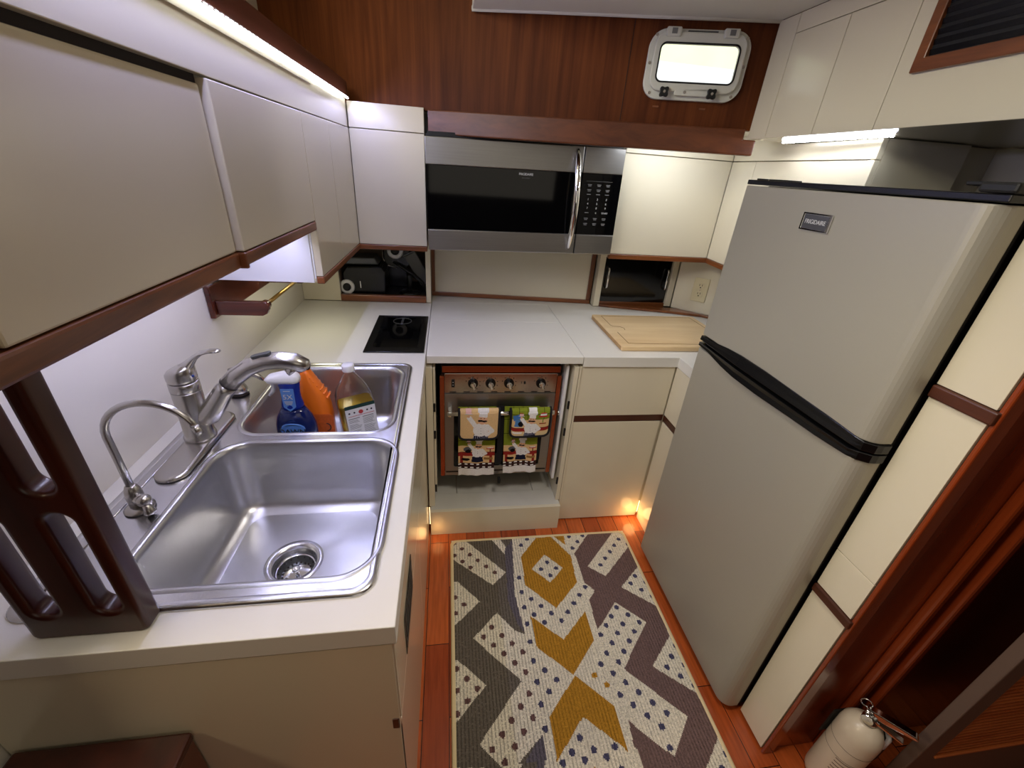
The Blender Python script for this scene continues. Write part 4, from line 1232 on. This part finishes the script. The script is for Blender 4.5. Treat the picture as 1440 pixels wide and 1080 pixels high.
a = thing('jug_bottle', (-0.365, 1.08, FZ), 'orange detergent bottle standing behind the blue spray bottle', 'bottle', 'bottles in the sink')
b = B()
L = []
for z, x0, x1, hy in ((0, -0.052, 0.036, 0.030), (0.004, -0.055, 0.039, 0.032), (0.10, -0.055, 0.039, 0.032), (0.135, -0.052, 0.037, 0.031), (0.175, -0.045, 0.030, 0.028), (0.205, -0.036, 0.014, 0.024), (0.235, -0.028, -0.003, 0.018), (0.25, -0.027, -0.010, 0.011)):
    L.append([(-0.365 + x, 1.08 + y, FZ + z) for x, y in rrect((x0 + x1) / 2, 0, (x1 - x0) / 2, hy, min(hy, (x1 - x0) / 2) * 0.8, 6)])
b.loft(L, 0, True, True, True)
fin('body', b, M['orange'], a)
b = B()
for i in range(6):
    z = 0.165 + i * 0.012
    x = 0.033 - i * 0.0075
    b.tube([(-0.365 + x, 1.08 - 0.018, FZ + z), (-0.365 + x + 0.003, 1.08, FZ + z + 0.001), (-0.365 + x, 1.08 + 0.018, FZ + z)], 0.003, 8)
fin('grip_rib', b, M['orange'], a)
fin('cap', B().lathe([(0.009, FZ + 0.249), (0.012, FZ + 0.252), (0.012, FZ + 0.262), (0.001, FZ + 0.263)], Matrix.Translation((-0.3835, 1.08, 0)), 20), M['orange'], a)
lo_ = fin('print_patch', B().prism(rrect(0, 0, 0.030, 0.034, 0.012), lambda u, v, w: (-0.348 + u, 1.0475 - w, FZ + 0.088 + v), 0, 0.0006), M['orprint'], a)
fin('print_ring', B().tube([(-0.338 + 0.010 * math.cos(t_), 1.0466, FZ + 0.080 + 0.012 * math.sin(t_)) for t_ in [-1.6 + 3.2 * i / 14 for i in range(15)]], 0.0014, 6), M['textd'], lo_)

a = thing('clear_bottle', (-0.262, 1.105, FZ), 'clear bottle half full of amber liquid with a white cap, tilted in the bowl', 'bottle', 'bottles in the sink')
Tt = Matrix.Translation((-0.262, 1.105, FZ + 0.004)) @ Matrix.Rotation(math.radians(-3.5), 4, 'Y') @ Matrix.Rotation(math.radians(24), 4, 'Z')
def secs(rows, sh=0.0):
    L = []
    for z, hx, hy, r in rows:
        L.append([Tt @ Vector((x, y, z)) for x, y in rrect(0, 0, hx + sh, hy + sh, max(r, 0.003), 6)])
    return L
rows = [(0.0, .047, .031, .012), (0.004, .050, .034, .016), (0.12, .050, .034, .016), (0.150, .048, .033, .016), (0.172, .042, .029, .018), (0.200, .026, .021, .018), (0.217, .0155, .0155, .0150), (0.229, .0145, .0145, .0142)]
b = B().loft(secs(rows), 0, True, True, True)
inner = secs([(z + 0.0016, hx - 0.0013, hy - 0.0013, max(r_ - 0.001, 0.003)) for z, hx, hy, r_ in rows[:-1]] + [(rows[-1][0] - 0.002, rows[-1][1] - 0.0013, rows[-1][2] - 0.0013, rows[-1][3] - 0.0014)])
bi = B().loft(inner, 0, True, True, True)
bmesh.ops.recalc_face_normals(bi.bm, faces=bi.bm.faces[:])
bmesh.ops.reverse_faces(bi.bm, faces=bi.bm.faces[:])
mi_ = bpy.data.meshes.new('inner')
bi.bm.to_mesh(mi_); bi.bm.free()
bmesh.ops.recalc_face_normals(b.bm, faces=b.bm.faces[:])
b.bm.from_mesh(mi_)
me_ = bpy.data.meshes.new('body'); b.bm.to_mesh(me_); b.bm.free(); me_.materials.append(M['clear'])
bpy.data.meshes.remove(mi_)
ob_ = bpy.data.objects.new('body', me_); COL.objects.link(ob_); ob_.parent = a
ob_.matrix_parent_inverse = Matrix.Translation(-wloc(a))
rows2 = [(0.003, .0445, .0285, .011), (0.007, .0480, .0320, .014), (0.120, .0480, .0320, .014), (0.128, .0479, .0320, .014)]
fin('liquid', B().loft(secs(rows2), 0, True, True, True), M['oil'], a)
fin('cap', B().lathe([(0.0165, 0.226), (0.0168, 0.228), (0.0168, 0.242), (0.0155, 0.245), (0.001, 0.246)], Tt, 28), M['white'], a)
lab = B().box(-0.036, 0.0475, -0.0352, -0.0343, 0.018, 0.122, T=Tt)
lb = fin('back_label', lab, M['label'], a)
fin('label_band', B().box(-0.036, 0.0475, -0.0356, -0.0351, 0.122, 0.133, T=Tt), M['labg'], lb)
b = B()
for z in (0.098, 0.084):
    pass
fin('red_rule', B().box(-0.030, 0.043, -0.0356, -0.0351, 0.0975, 0.0988, T=Tt), M['red'], lb)
b = B()
rr_ = random.Random(3)
for colx in (-0.031, 0.008):
    z = 0.091
    b.box(colx, colx + 0.031, -0.0356, -0.0351, z - 0.0022, z, T=Tt)
    z -= 0.006
    while z > 0.026:
        b.box(colx, colx + rr_.uniform(.022, .034), -0.0356, -0.0351, z - 0.0009, z, T=Tt)
        z -= 0.0035 if rr_.random() > .2 else .007
fin('fine_print', b, M['grey'], lb, kind='stuff')
b = B()
for u in (-0.026, -0.012, 0.024, 0.036):
    b.tube([Tt @ Vector((u, -0.0357, 0.109)), Tt @ Vector((u, -0.0351, 0.109))], 0.0028, 10)
fin('pictogram', b, M['textd'], lb)
fin('seal_mark', B().tube([Tt @ Vector((0.006, -0.0358, 0.108)), Tt @ Vector((0.006, -0.0351, 0.108))], 0.0065, 18), M['red'], lb)

# ================================================================== inset black glass plate in the worktop
a = thing('hot_plate', (-0.187, 1.56, 0.814), 'black glass plate set into the worktop beyond the sink', 'hot plate')
b = B().plate([(-0.288, 1.368), (-0.083, 1.368), (-0.083, 1.757), (-0.288, 1.757)], [rrect(-0.185, 1.575, 0.078, 0.165, 0.01)], XY, 0.8145, 0.819)
fin('rim', b, M['blackp'], a, 0.0012)
fin('glass', B().prism(rrect(-0.185, 1.575, 0.0775, 0.1645, 0.0098), XY, 0.8145, 0.8178), M['blackg'], a, 0)
b = B()
rg = [(-0.185 + 0.036 * math.cos(2 * PI * i / 40), 1.69 + 0.036 * math.sin(2 * PI * i / 40), 0.8181) for i in range(41)]
b.tube(rg, 0.0016, 6)
b.box(-0.1895, -0.1805, 1.655, 1.725, 0.8178, 0.8184)
fin('burner_ring', b, M['hot'], a)

# ================================================================== cutting board
a = thing('cutting_board', (0.9, 1.59, 0.8145), 'bamboo cutting board with a scored juice line on the corner worktop', 'cutting board')
fin('slab', B().box(0.656, 1.158, 1.402, 1.786, 0.8145, 0.8345), M['bamboo'], a, 0.004)
b = B()
b.box(0.6553, 0.6562, 1.412, 1.776, 0.8165, 0.830)
fin('end_grain', b, M['bambooe'], a)
def groove(pts):
    return B().tube(pts, 0.0009, 6)
zt = 0.8346
b = B()
b.tube([(0.80, 1.765, zt), (0.694, 1.765, zt), (0.694, 1.64, zt), (0.70, 1.627, zt), (0.73, 1.622, zt), (0.742, 1.605, zt), (0.738, 1.585, zt)], 0.0011, 6)
b.tube([(0.694, 1.555, zt), (0.694, 1.435, zt), (0.72, 1.431, zt), (1.13, 1.431, zt), (1.13, 1.765, zt), (0.80, 1.765, zt)], 0.0011, 6)
fin('juice_groove', b, M['groove'], a)

# ================================================================== fridge
a = thing('fridge', (1.1, 0.86, 0.0), 'silver top-freezer fridge with a black waist handle', 'fridge')
Y0, Y1 = 0.556, 1.158
bx('body', 0.862, 1.45, Y0 + 0.006, Y1 - 0.004, 0.03, 1.412, M['blackm'], a, 0.004)
def fdoor(name, z0, z1):
    prof = []
    r = 0.034
    xf = 0.80
    for i in range(9):
        an = PI / 2 * i / 8
        prof.append((xf + r - r * math.sin(an) if True else 0, Y0 + r - r * math.cos(an)))
    prof = [(0.852, Y0)] + prof
    for i in range(9):
        an = PI / 2 * i / 8
        prof.append((xf + 0.010 - 0.010 * math.cos(an), Y1 - 0.010 + 0.010 * math.sin(an)))
    prof.append((0.852, Y1))
    o = fin(name, B().prism(prof, XY, z0, z1, 0, True), M['fridge'], a, 0.0025)
    return o
fz = fdoor('freezer_door', 0.982, 1.410)
fd = fdoor('fridge_door', 0.03, 0.938)
bx('door_gasket', 0.8525, 0.8615, Y0 + 0.004, Y1 - 0.004, 0.035, 1.408, M['gasket'], a, 0.001)
# black waist handle: upper and lower lips that swell out along the front and turn the corner
def lip(name, zc, flip):
    L = []
    ys = [Y1 - 0.002, Y1 - 0.06, Y1 - 0.14, Y1 - 0.2, Y1 - 0.3, Y1 - 0.42, Y1 - 0.5, Y0 + 0.06, Y0 + 0.03]
    hs = [0.016, 0.018, 0.028, 0.032, 0.032, 0.028, 0.026, 0.024, 0.022]
    ds = [0.004, 0.006, 0.009, 0.011, 0.011, 0.009, 0.008, 0.006, 0.005]
    for y, h, d in zip(ys, hs, ds):
        z0, z1 = (zc, zc + h) if flip > 0 else (zc - h, zc)
        L.append([(0.83, y, z0), (0.80 - d, y, z0 + 0.002), (0.80 - d * 0.6, y, (z0 + z1) / 2), (0.80 - d, y, z1 - 0.003) if flip < 0 else (0.80 - d * .3, y, z1), (0.83, y, z1)])
    for an in (35, 70, 90):
        t = math.radians(an)
        cx, cy, rr = 0.833, Y0 + 0.033, 0.037
        h = 0.02
        z0, z1 = (zc, zc + h) if flip > 0 else (zc - h, zc)
        p = (cx - rr * math.cos(t), cy - rr * math.sin(t))
        q = (cx - 0.01 * math.cos(t), cy - 0.01 * math.sin(t))
        L.append([(q[0], q[1], z0), (p[0], p[1], z0), (p[0], p[1], (z0 + z1) / 2), (p[0], p[1], z1), (q[0], q[1], z1)])
    z0, z1 = (zc, zc + 0.02) if flip > 0 else (zc - 0.02, zc)
    L.append([(0.851, Y0 + 0.023, z0), (0.851, Y0 - 0.004, z0), (0.851, Y0 - 0.004, (z0 + z1) / 2), (0.851, Y0 - 0.004, z1), (0.851, Y0 + 0.023, z1)])
    return L
o1 = fin('handle', B().loft(lip('u', 0.9615, 1), 0, False, True, True), M['blackp'], fz, 0.002)
o2 = fin('handle', B().loft(lip('l', 0.9585, -1), 0, False, True, True), M['blackp'], fd, 0.002)
bx('top_cover', 0.803, 1.45, Y0 - 0.002, Y1, 1.4125, 1.424, M['blackp'], a, 0.002)
h = bx('hinge_cover', 0.80, 0.90, Y0 - 0.006, Y0 + 0.045, 1.4245, 1.4395, M['blackm'], a, 0.004)
bx('hinge_tab', 0.806, 0.85, Y0 + 0.035, Y0 + 0.07, 1.4335, 1.4395, M['blackm'], a, 0.002)
b = B(); b.box(0.812, 0.86, 1.03, 1.09, 1.4242, 1.4275); b.box(0.815, 0.84, 1.125, 1.14, 1.4242, 1.428)
fin('top_clip', b, M['blackm'], a, 0.002)
bd = fin('badge', B().box(0.7978, 0.8005, 0.838, 0.916, 1.331, 1.364), M['badge'], fz, 0.0012)
fin('badge_rim', B().plate([(0.836, 1.329), (0.918, 1.329), (0.918, 1.366), (0.836, 1.366)], [[(0.843, 1.333), (0.913, 1.333), (0.913, 1.362), (0.843, 1.362)]], lambda u, v, w: (0.7985 - w, u, v), 0, 0.0018), M['chrome'], bd, 0.0006)
text('brand_lettering', 'FRIGIDAIRE', 0.0125, frame((0.7974, 0.878, 1.3475), (0, -1, 0), (0, 0, 1)), M['text'], bd, sx=0.92)
b = B()
for y in (Y0 + 0.05, Y1 - 0.05):
    b.cyl((0.87, y, 0.0), (0.87, y, 0.03), 0.018)
    b.cyl((1.40, y, 0.0), (1.40, y, 0.03), 0.018)
fin('foot', b, M['blackm'], a)

# ================================================================== wooden divider post on the worktop
def rounded_board(name, hx, hy, cx, cy, holes, y0, y1, r, m, **k):
    b = B()
    prof = []
    for q_ in range(6):
        an = PI / 2 * q_ / 5
        prof.append((r * (1 - math.sin(an)), r * (1 - math.cos(an))))     # inset, depth from the face
    prof = [(i_, y0 + d_) for i_, d_ in prof] + [(i_, y1 - d_) for i_, d_ in prof[::-1]]
    def L_(kind, h, ins):
        if kind == 'o':
            return rrect(cx, cy, hx - ins, hy - ins * 0.15, 0.006, 8)
        return rrect(h[0], h[1], h[2] + ins, h[3] + ins, h[4] + ins, 8)
    for kind, h in [('o', None)] + [('h', h) for h in holes]:
        b.loft([[(u, y, v) for u, v in L_(kind, h, ins)] for ins, y in prof], 0, True)
    for ins, y in (prof[0], prof[-1]):
        ed = []
        for kind, h in [('o', None)] + [('h', h) for h in holes]:
            vs = [b.bm.verts.new((u, y, v)) for u, v in L_(kind, h, ins)]
            ed += [b.bm.edges.new((vs[i], vs[(i + 1) % len(vs)])) for i in range(len(vs))]
        bmesh.ops.triangle_fill(b.bm, use_beauty=True, edges=ed)
    bmesh.ops.remove_doubles(b.bm, verts=b.bm.verts[:], dist=1e-5)
    return fin(name, b, m, None, **k)
hs = []
for u in (-0.5115, -0.4405):
    hs.append((u, 0.942, 0.0150, 0.086, 0.0145))
    hs.append((u, 1.146, 0.0150, 0.088, 0.0145))
rounded_board('divider_post', 0.070, 0.2055, -0.475, 1.0205, hs, 0.412, 0.442, 0.007, M['maho'],
    label='slotted mahogany divider post standing on the worktop by the sink', cat='post')

# ================================================================== paper towel holder under the lockers
a = thing('towel_holder', (-0.6, 1.45, 1.02), 'empty mahogany paper towel holder with a brass rod on the backsplash', 'holder')
bx('back_plate', -0.6448, -0.630, 1.20, 1.60, 0.985, 1.075, M['mahox'], a, 0.003)
for y in (1.212, 1.572):
    b = B().prism([(-0.6298, 0.992), (-0.515, 0.992), (-0.503, 0.998), (-0.496, 1.010), (-0.497, 1.022), (-0.51, 1.032), (-0.6298, 1.032)], XZ, y, y + 0.018)
    ar = fin('arm', b, M['mahox'], a, 0.003)
    fin('boss', B().cyl((-0.508, y - 0.003 if y < 1.4 else y - 0.006, 1.02), (-0.508, y + 0.024 if y < 1.4 else y + 0.02, 1.02), 0.013), M['mahox'], ar)
fin('rod', B().cyl((-0.508, 1.236, 1.02), (-0.508, 1.566, 1.02), 0.0055), M['brass'], a)

# ================================================================== wooden box step in the near left corner
a = thing('wooden_locker', (-0.51, 0.2, 0.0), 'dark mahogany locker top against the base cabinet end', 'locker')
bx('box', -0.632, -0.400, 0.02, 0.3855, 0.0, 0.585, M['mahox'], a, 0.002)
bx('lid', -0.632, -0.394, 0.01, 0.384, 0.5855, 0.603, M['maho'], a, 0.004)
bx('back_upstand', -0.655, -0.633, 0.05, 0.299, 0.0, 0.80, M['maho'], a, 0.003)

# ================================================================== louvred door and extinguisher
a = thing('louvred_door', (1.5, 0.35, 0.0), 'taupe framed teak louvre door at the lower right', 'door')
dfn = lambda u, v, w: (u, w, v)
fin('door_frame', B().plate([(1.11, 0.005), (1.95, 0.005), (1.95, 1.9), (1.11, 1.9)], [[(1.165, 0.205), (1.88, 0.205), (1.88, 1.8), (1.165, 1.8)]], dfn, 0.33, 0.355), M['carpet'], a, 0.003)
fin('backing', B().box(1.165, 1.88, 0.348, 0.353, 0.214, 1.8), M['maho'], a)
fin('louvre_bead', B().box(1.165, 1.88, 0.326, 0.35, 0.2055, 0.2135), M['louv'], a, 0.002)
for i in range(34):
    z = 0.222 + i * 0.0155
    fin('slat', B().prism([(0.331, z), (0.340, z + 0.002), (0.340, z + 0.006), (0.331, z + 0.004)], lambda u, v, w: (w, u, v), 1.1655, 1.8795), M['louv'], a, 0)
EX, EY = 1.000, 0.388
a = thing('fire_extinguisher', (EX, EY, 0.0), 'cream fire extinguisher with a chrome valve hung on the dark bulkhead', 'fire extinguisher')
Te = Matrix.Translation((EX, EY, 0))
body = fin('cylinder', B().lathe([(0.040, 0.012), (0.0445, 0.018), (0.0455, 0.03), (0.0455, 0.235), (0.043, 0.255), (0.034, 0.272), (0.022, 0.282), (0.016, 0.285)], Te, 40), M['extcream'], a)
for z in (0.198, 0.160):
    fin('band_line', B().lathe([(0.0457, z), (0.0461, z + 0.0006), (0.0457, z + 0.0012)], Te, 40, 0, False, False), M['seam'], body)
b = B()
for i in range(9):
    z = 0.155 - i * 0.012
    L = []
    for an in range(200, 300, 8):
        t_ = math.radians(an)
        L.append((EX + 0.0457 * math.cos(t_), EY + 0.0457 * math.sin(t_), z))
    b.tube(L, 0.0011, 5)
fin('fine_print', b, M['carpet'], body, kind='stuff')
fin('valve', B().lathe([(0.016, 0.2845), (0.016, 0.296), (0.011, 0.30), (0.011, 0.318), (0.001, 0.320)], Te, 20), M['nickel'], a)
ER = Te @ Matrix.Rotation(math.radians(-52), 4, 'Z')
ep = lambda u, v, w: tuple(ER @ Vector((u, w, v)))
fin('top_lever', B().prism([(-0.018, 0.328), (0.070, 0.336), (0.077, 0.328), (0.02, 0.314), (-0.018, 0.312)], ep, -0.009, 0.009), M['chrome'], a, 0.002)
fin('carry_lever', B().prism([(0.0, 0.306), (0.062, 0.296), (0.063, 0.290), (0.0, 0.297)], ep, -0.008, 0.008), M['chrome'], a, 0.002)
fin('gauge', B().tube([ER @ Vector((-0.008, -0.008, 0.307)), ER @ Vector((-0.010, -0.021, 0.307))], 0.012, 18), M['chrome'], a)
fin('pull_ring', B().tube([ER @ Vector((-0.022 + 0.011 * math.cos(t_), 0, 0.334 + 0.011 * math.sin(t_))) for t_ in [2 * PI * i / 20 for i in range(21)]], 0.0016, 6), M['nickel'], a)
sp_ = lambda u, v, w: tuple(Te @ Matrix.Rotation(math.radians(-38), 4, 'Z') @ Vector((0.0462 + w + (-0.012 * max(0, (v - 0.235) / 0.04)), u, v)))
fin('strap', B().prism([(-0.011, 0.205), (0.011, 0.205), (0.011, 0.272), (-0.011, 0.272)], sp_, 0, 0.002), M['blackm'], a)
fin('horn', B().tube([ER @ Vector((0.012, 0.012, 0.303)), ER @ Vector((0.04, 0.03, 0.290)), ER @ Vector((0.05, 0.036, 0.25)), ER @ Vector((0.05, 0.036, 0.15))], [0.008, 0.009, 0.011, 0.013], 14), M['blackm'], a)
fin('white_cap', B().lathe([(0.014, 0.215), (0.017, 0.219), (0.017, 0.250), (0.012, 0.260), (0.001, 0.262)], Te @ Matrix.Rotation(math.radians(-8), 4, 'Z') @ Matrix.Translation((0.043, -0.012, 0)), 20), M['white'], a)  # white cap shape on the cylinder's right shoulder
fin('wall_bracket', B().box(EX - 0.03, EX + 0.03, EY + 0.0458, 0.4375, 0.14, 0.24), M['blackm'], a, 0.002)

# ================================================================== rug
RP = {
'grey': [(0.014, 1.263), (0.267, 1.254), (0.241, 0.994), (0.254, 0.841), (0.22, 0.698), (0.258, 0.482), (0.007, 0.51)] ,
'P1': [(0.014, 1.261), (0.068, 1.256), (0.219, 1.088), (0.164, 1.036), (0.013, 1.167)] ,
'P0': [(0.178, 1.254), (0.213, 1.254), (0.264, 1.152), (0.259, 1.115)] ,
'P2': [(0.012, 1.065), (0.033, 1.061), (0.111, 0.974), (0.022, 0.894), (0.01, 0.895)] ,
'P3': [(0.168, 0.926), (0.222, 0.856), (0.254, 0.841), (0.258, 0.754), (0.22, 0.698), (0.08, 0.843)] ,
'P4': [(0.009, 0.782), (0.03, 0.776), (0.111, 0.697), (0.023, 0.613), (0.008, 0.609)] ,
'P5': [(0.218, 0.696), (0.081, 0.552), (0.137, 0.495), (0.17, 0.492), (0.258, 0.556), (0.26, 0.688)] ,
'blue': [(0.229, 1.2), (0.266, 1.244), (0.241, 0.994), (0.255, 0.845), (0.236, 0.874), (0.213, 0.969)] ,
'blue2': [(0.259, 0.558), (0.258, 0.482), (0.208, 0.488), (0.202, 0.505)] ,
'hex': [(0.37, 1.248), (0.434, 1.25), (0.496, 1.145), (0.487, 1.02), (0.383, 0.923), (0.287, 1.026), (0.29, 1.156)] ,
'dia': [(0.388, 1.159), (0.449, 1.089), (0.385, 1.029), (0.323, 1.094)] ,
'och0': [(0.445, 1.252), (0.494, 1.251), (0.487, 1.201)] ,
'chev1': [(0.284, 0.903), (0.382, 0.81), (0.486, 0.903), (0.485, 0.796), (0.386, 0.699), (0.288, 0.793)] ,
'chev2': [(0.391, 0.697), (0.486, 0.603), (0.487, 0.493), (0.384, 0.586), (0.285, 0.493), (0.286, 0.596)] ,
'purple': [(0.6, 1.25), (0.713, 1.25), (0.551, 1.088), (0.61, 1.038), (0.758, 1.171), (0.757, 1.069), (0.654, 0.986), (0.762, 0.894), (0.755, 0.788), (0.65, 0.698), (0.756, 0.608), (0.758, 0.501), (0.674, 0.435), (0.5, 0.455), (0.514, 0.562), (0.608, 0.464), (0.694, 0.553), (0.554, 0.7), (0.693, 0.842), (0.609, 0.927), (0.511, 0.833), (0.512, 0.943), (0.547, 0.981), (0.516, 1.018), (0.515, 1.155)] ,
'ochdots': [(0.482, 0.774), (0.394, 0.706), (0.475, 0.622), (0.497, 0.645), (0.428, 0.723)] ,
'dotsR': [(0.606, 0.906), (0.631, 0.872), (0.669, 0.844), (0.576, 0.872), (0.605, 0.844), (0.631, 0.814), (0.548, 0.845), (0.576, 0.815), (0.603, 0.785)] ,
'dotsL': [(0.05, 0.725), (0.076, 0.697), (0.051, 0.672), (0.025, 0.696)] ,
'corners': [(0.009, 1.263), (0.768, 1.257), (0.007, 0.51), (0.758, 0.426)] ,
}
G_, P_, O_, W_, B_ = S(104, 96, 86), S(112, 90, 86), S(176, 126, 40), S(222, 214, 194), S(98, 92, 100)
DB, DN = S(104, 76, 74), S(76, 74, 100)
rx0, rx1, ry0, ry1 = 0.010, 0.765, 0.055, 1.258
nu, nv = 216, 344
U, V = np.meshgrid((np.arange(nu) + .5) / nu, (np.arange(nv) + .5) / nv, indexing='ij')
PX, PY = rx0 + U * (rx1 - rx0), ry0 + V * (ry1 - ry0)
mirr = PY < 0.50
PYm = np.where(mirr, 1.394 - PY, PY)
p = Paint(PX, PYm, W_)
p.poly(RP['grey'], G_)
for k in ('P1', 'P0', 'P2', 'P3', 'P4', 'P5'):
    p.poly(RP[k], W_)
p.poly(RP['blue'], B_).poly(RP['blue2'], B_)
p.poly(RP['hex'], O_).poly(RP['dia'], W_).poly(RP['och0'], O_).poly(RP['chev1'], O_).poly(RP['chev2'], O_)
p.poly(RP['purple'], P_)
cream = np.all(np.abs(p.C - np.array(W_)) < 1e-6, -1)
pit = 0.0307
ii = np.round(((PX - 0.606) + (PYm - 0.906)) / (2 * pit))
jj = np.round(((PX - 0.606) - (PYm - 0.906)) / (2 * pit))
dx = 0.606 + (ii + jj) * pit
dy = 0.906 + (ii - jj) * pit
dist = np.hypot(PX - dx, (PYm - dy))
dot = cream & (dist < 0.0088)
# drop dots whose centre is not on cream or that sit on the plain stripes
ci = np.clip(((dx - rx0) / (rx1 - rx0) * nu).astype(int), 0, nu - 1)
dym = np.where(mirr, 1.394 - dy, dy)
cj = np.clip(((dym - ry0) / (ry1 - ry0) * nv).astype(int), 0, nv - 1)
okc = np.ones_like(dot)
for ox_, oy_ in ((4, 0), (-4, 0), (0, 4), (0, -4), (0, 0)):
    okc &= cream[np.clip(ci + ox_, 0, nu - 1), np.clip(cj + oy_, 0, nv - 1)]
dot &= okc
colr = np.where((dx < 0.245)[..., None], np.array(DB), np.array(DN))
och = inpoly(dx, dym, RP['ochdots'])
colr = np.where(och[..., None], np.array(O_), colr)
p.C[dot] = colr[dot]
iu = np.arange(nu)[:, None] * np.ones((1, nv))
ln = (iu % 3 == 0) & (np.random.RandomState(2).rand(nu, nv) < np.where(PX < 0.47, 0.85, 0.35))
p.C[ln] *= np.where(PX < 0.30, 0.60, 0.72)[ln][:, None]
a = thing('rug', (0.39, 0.66, 0.0), 'geometric knit rug in grey, ochre, plum and cream on the floor', 'rug')
def rpos(u, v):
    return (rx0 + u * (rx1 - rx0), ry0 + v * (ry1 - ry0), 0.0105 + 0 * u)
grid_mesh('pile', nu, nv, rpos, p.C, M['rug'], a, 0.006)
cx_, cy_, hx_, hy_ = (rx0 + rx1) / 2, (ry0 + ry1) / 2, (rx1 - rx0) / 2, (ry1 - ry0) / 2
L = []
for d, z in ((0.0035, 0.001), (-0.001, 0.001), (-0.004, 0.005), (-0.002, 0.0105), (0.003, 0.0125), (0.008, 0.0112), (0.009, 0.0104)):
    L.append([(x, y, z) for x, y in rrect(cx_, cy_, hx_ - d, hy_ - d, 0.022, 6)])
b = B(); b.loft(L, 0)
fin('binding', b, M['rugedge'], a)
fin('backing', B().prism(rrect(cx_, cy_, hx_ - 0.004, hy_ - 0.004, 0.02), XY, 0.0006, 0.004), M['rugedge'], a)

# ================================================================== light, camera, view
def aim(a_, b_):
    return (Vector(b_) - Vector(a_)).to_track_quat('-Z', 'Y').to_euler()
area('sink_led_light', (-0.322, 1.12, 1.578), (0, math.radians(-42), 0), 0.012, 1.34, 3.1, (0.45, 0.48, 1.0))
area('cabinet_led_light', (-0.40, 0.87, 1.2300), (0, math.radians(38), 0), 0.012, 0.66, 1.6, (0.60, 0.60, 1.0))
area('corner_led_light', (-0.47, 1.52, 1.0785), (0, 0, 0), 0.03, 0.3, 0.36, (1.0, 0.97, 0.72))
area('locker_led_light', (1.072, 1.235, 1.537), (0, math.radians(20), 0), 0.012, 0.39, 0.75, (0.84, 0.88, 1.0))
area('beam_led_light', tuple((p0 + p1) / 2 - Vector((0, 0, 0.004))), (math.radians(35), 0, -WA), 0.28, 0.01, 1.0, (0.84, 0.9, 1.0))
area('cabin_window_light', (0.5, -1.6, 1.5), (math.radians(82), 0, 0), 1.4, 0.8, 2.8, (1.0, 0.90, 0.74))
area('cabin_ceiling_light', (0.34, 0.42, 1.83), aim((0.34, 0.42, 1.83), (0.28, 0.95, 0.0)), 0.22, 0.22, 3.0, (1.0, 0.92, 0.82), math.radians(95))
area('warm_left_fill', (-1.1, 0.14, 1.6), aim((-1.1, 0.14, 1.6), (0.9, 0.65, 1.0)), 0.2, 0.2, 7.0, (1.0, 0.78, 0.50))  # added warm fill from the left, placed to brighten the right-hand panels
area('side_window_light', (-0.60, 0.62, 1.92), aim((-0.60, 0.9, 1.92), (0.8, 0.9, 0.9)), 0.85, 0.28, 13.0, (1.0, 0.97, 0.80))
point('toe_gap_fill', (-0.045, 1.275, 0.045), 0.05, (1.0, 0.55, 0.2), 0.025)  # added amber point for the glow at the gap by the toe board
point('corner_gap_fill', (0.83, 1.315, 0.045), 0.22, (1.0, 0.55, 0.2), 0.028)  # added amber point for the glow on the floor near the fridge

w = bpy.data.worlds.new('daylight')
SC.world = w
w.use_nodes = True
bg = w.node_tree.nodes['Background']
bg.inputs['Color'].default_value = (0.95, 1.0, 1.0, 1)
bg.inputs['Strength'].default_value = 1.6

cam_d = bpy.data.cameras.new('camera')
cam_d.sensor_fit = 'HORIZONTAL'
cam_d.sensor_width = 36.0
cam_d.lens = 587.5 / 1440 * 36.0
cam_d.clip_start = 0.02
cam = bpy.data.objects.new('camera', cam_d)
COL.objects.link(cam)
yaw, pit_, rol = 0.170819403, 0.477251845, -0.0757481573
f = Vector((math.sin(yaw) * math.cos(pit_), math.cos(yaw) * math.cos(pit_), -math.sin(pit_)))
r = Vector((math.cos(yaw), -math.sin(yaw), 0))
d = f.cross(r)
c_, s_ = math.cos(rol), math.sin(rol)
r2 = r * c_ + d * s_
d2 = d * c_ - r * s_
mtx = Matrix((r2, -d2, -f)).transposed().to_4x4()
mtx.translation = Vector((0, 0, 1.41))
cam.matrix_world = mtx
SC.camera = cam
SC.view_settings.view_transform = 'Standard'
SC.view_settings.look = 'None'
SC.view_settings.gamma = 1.0
SC.view_settings.exposure = 0.0
SC.view_settings.use_curve_mapping = False
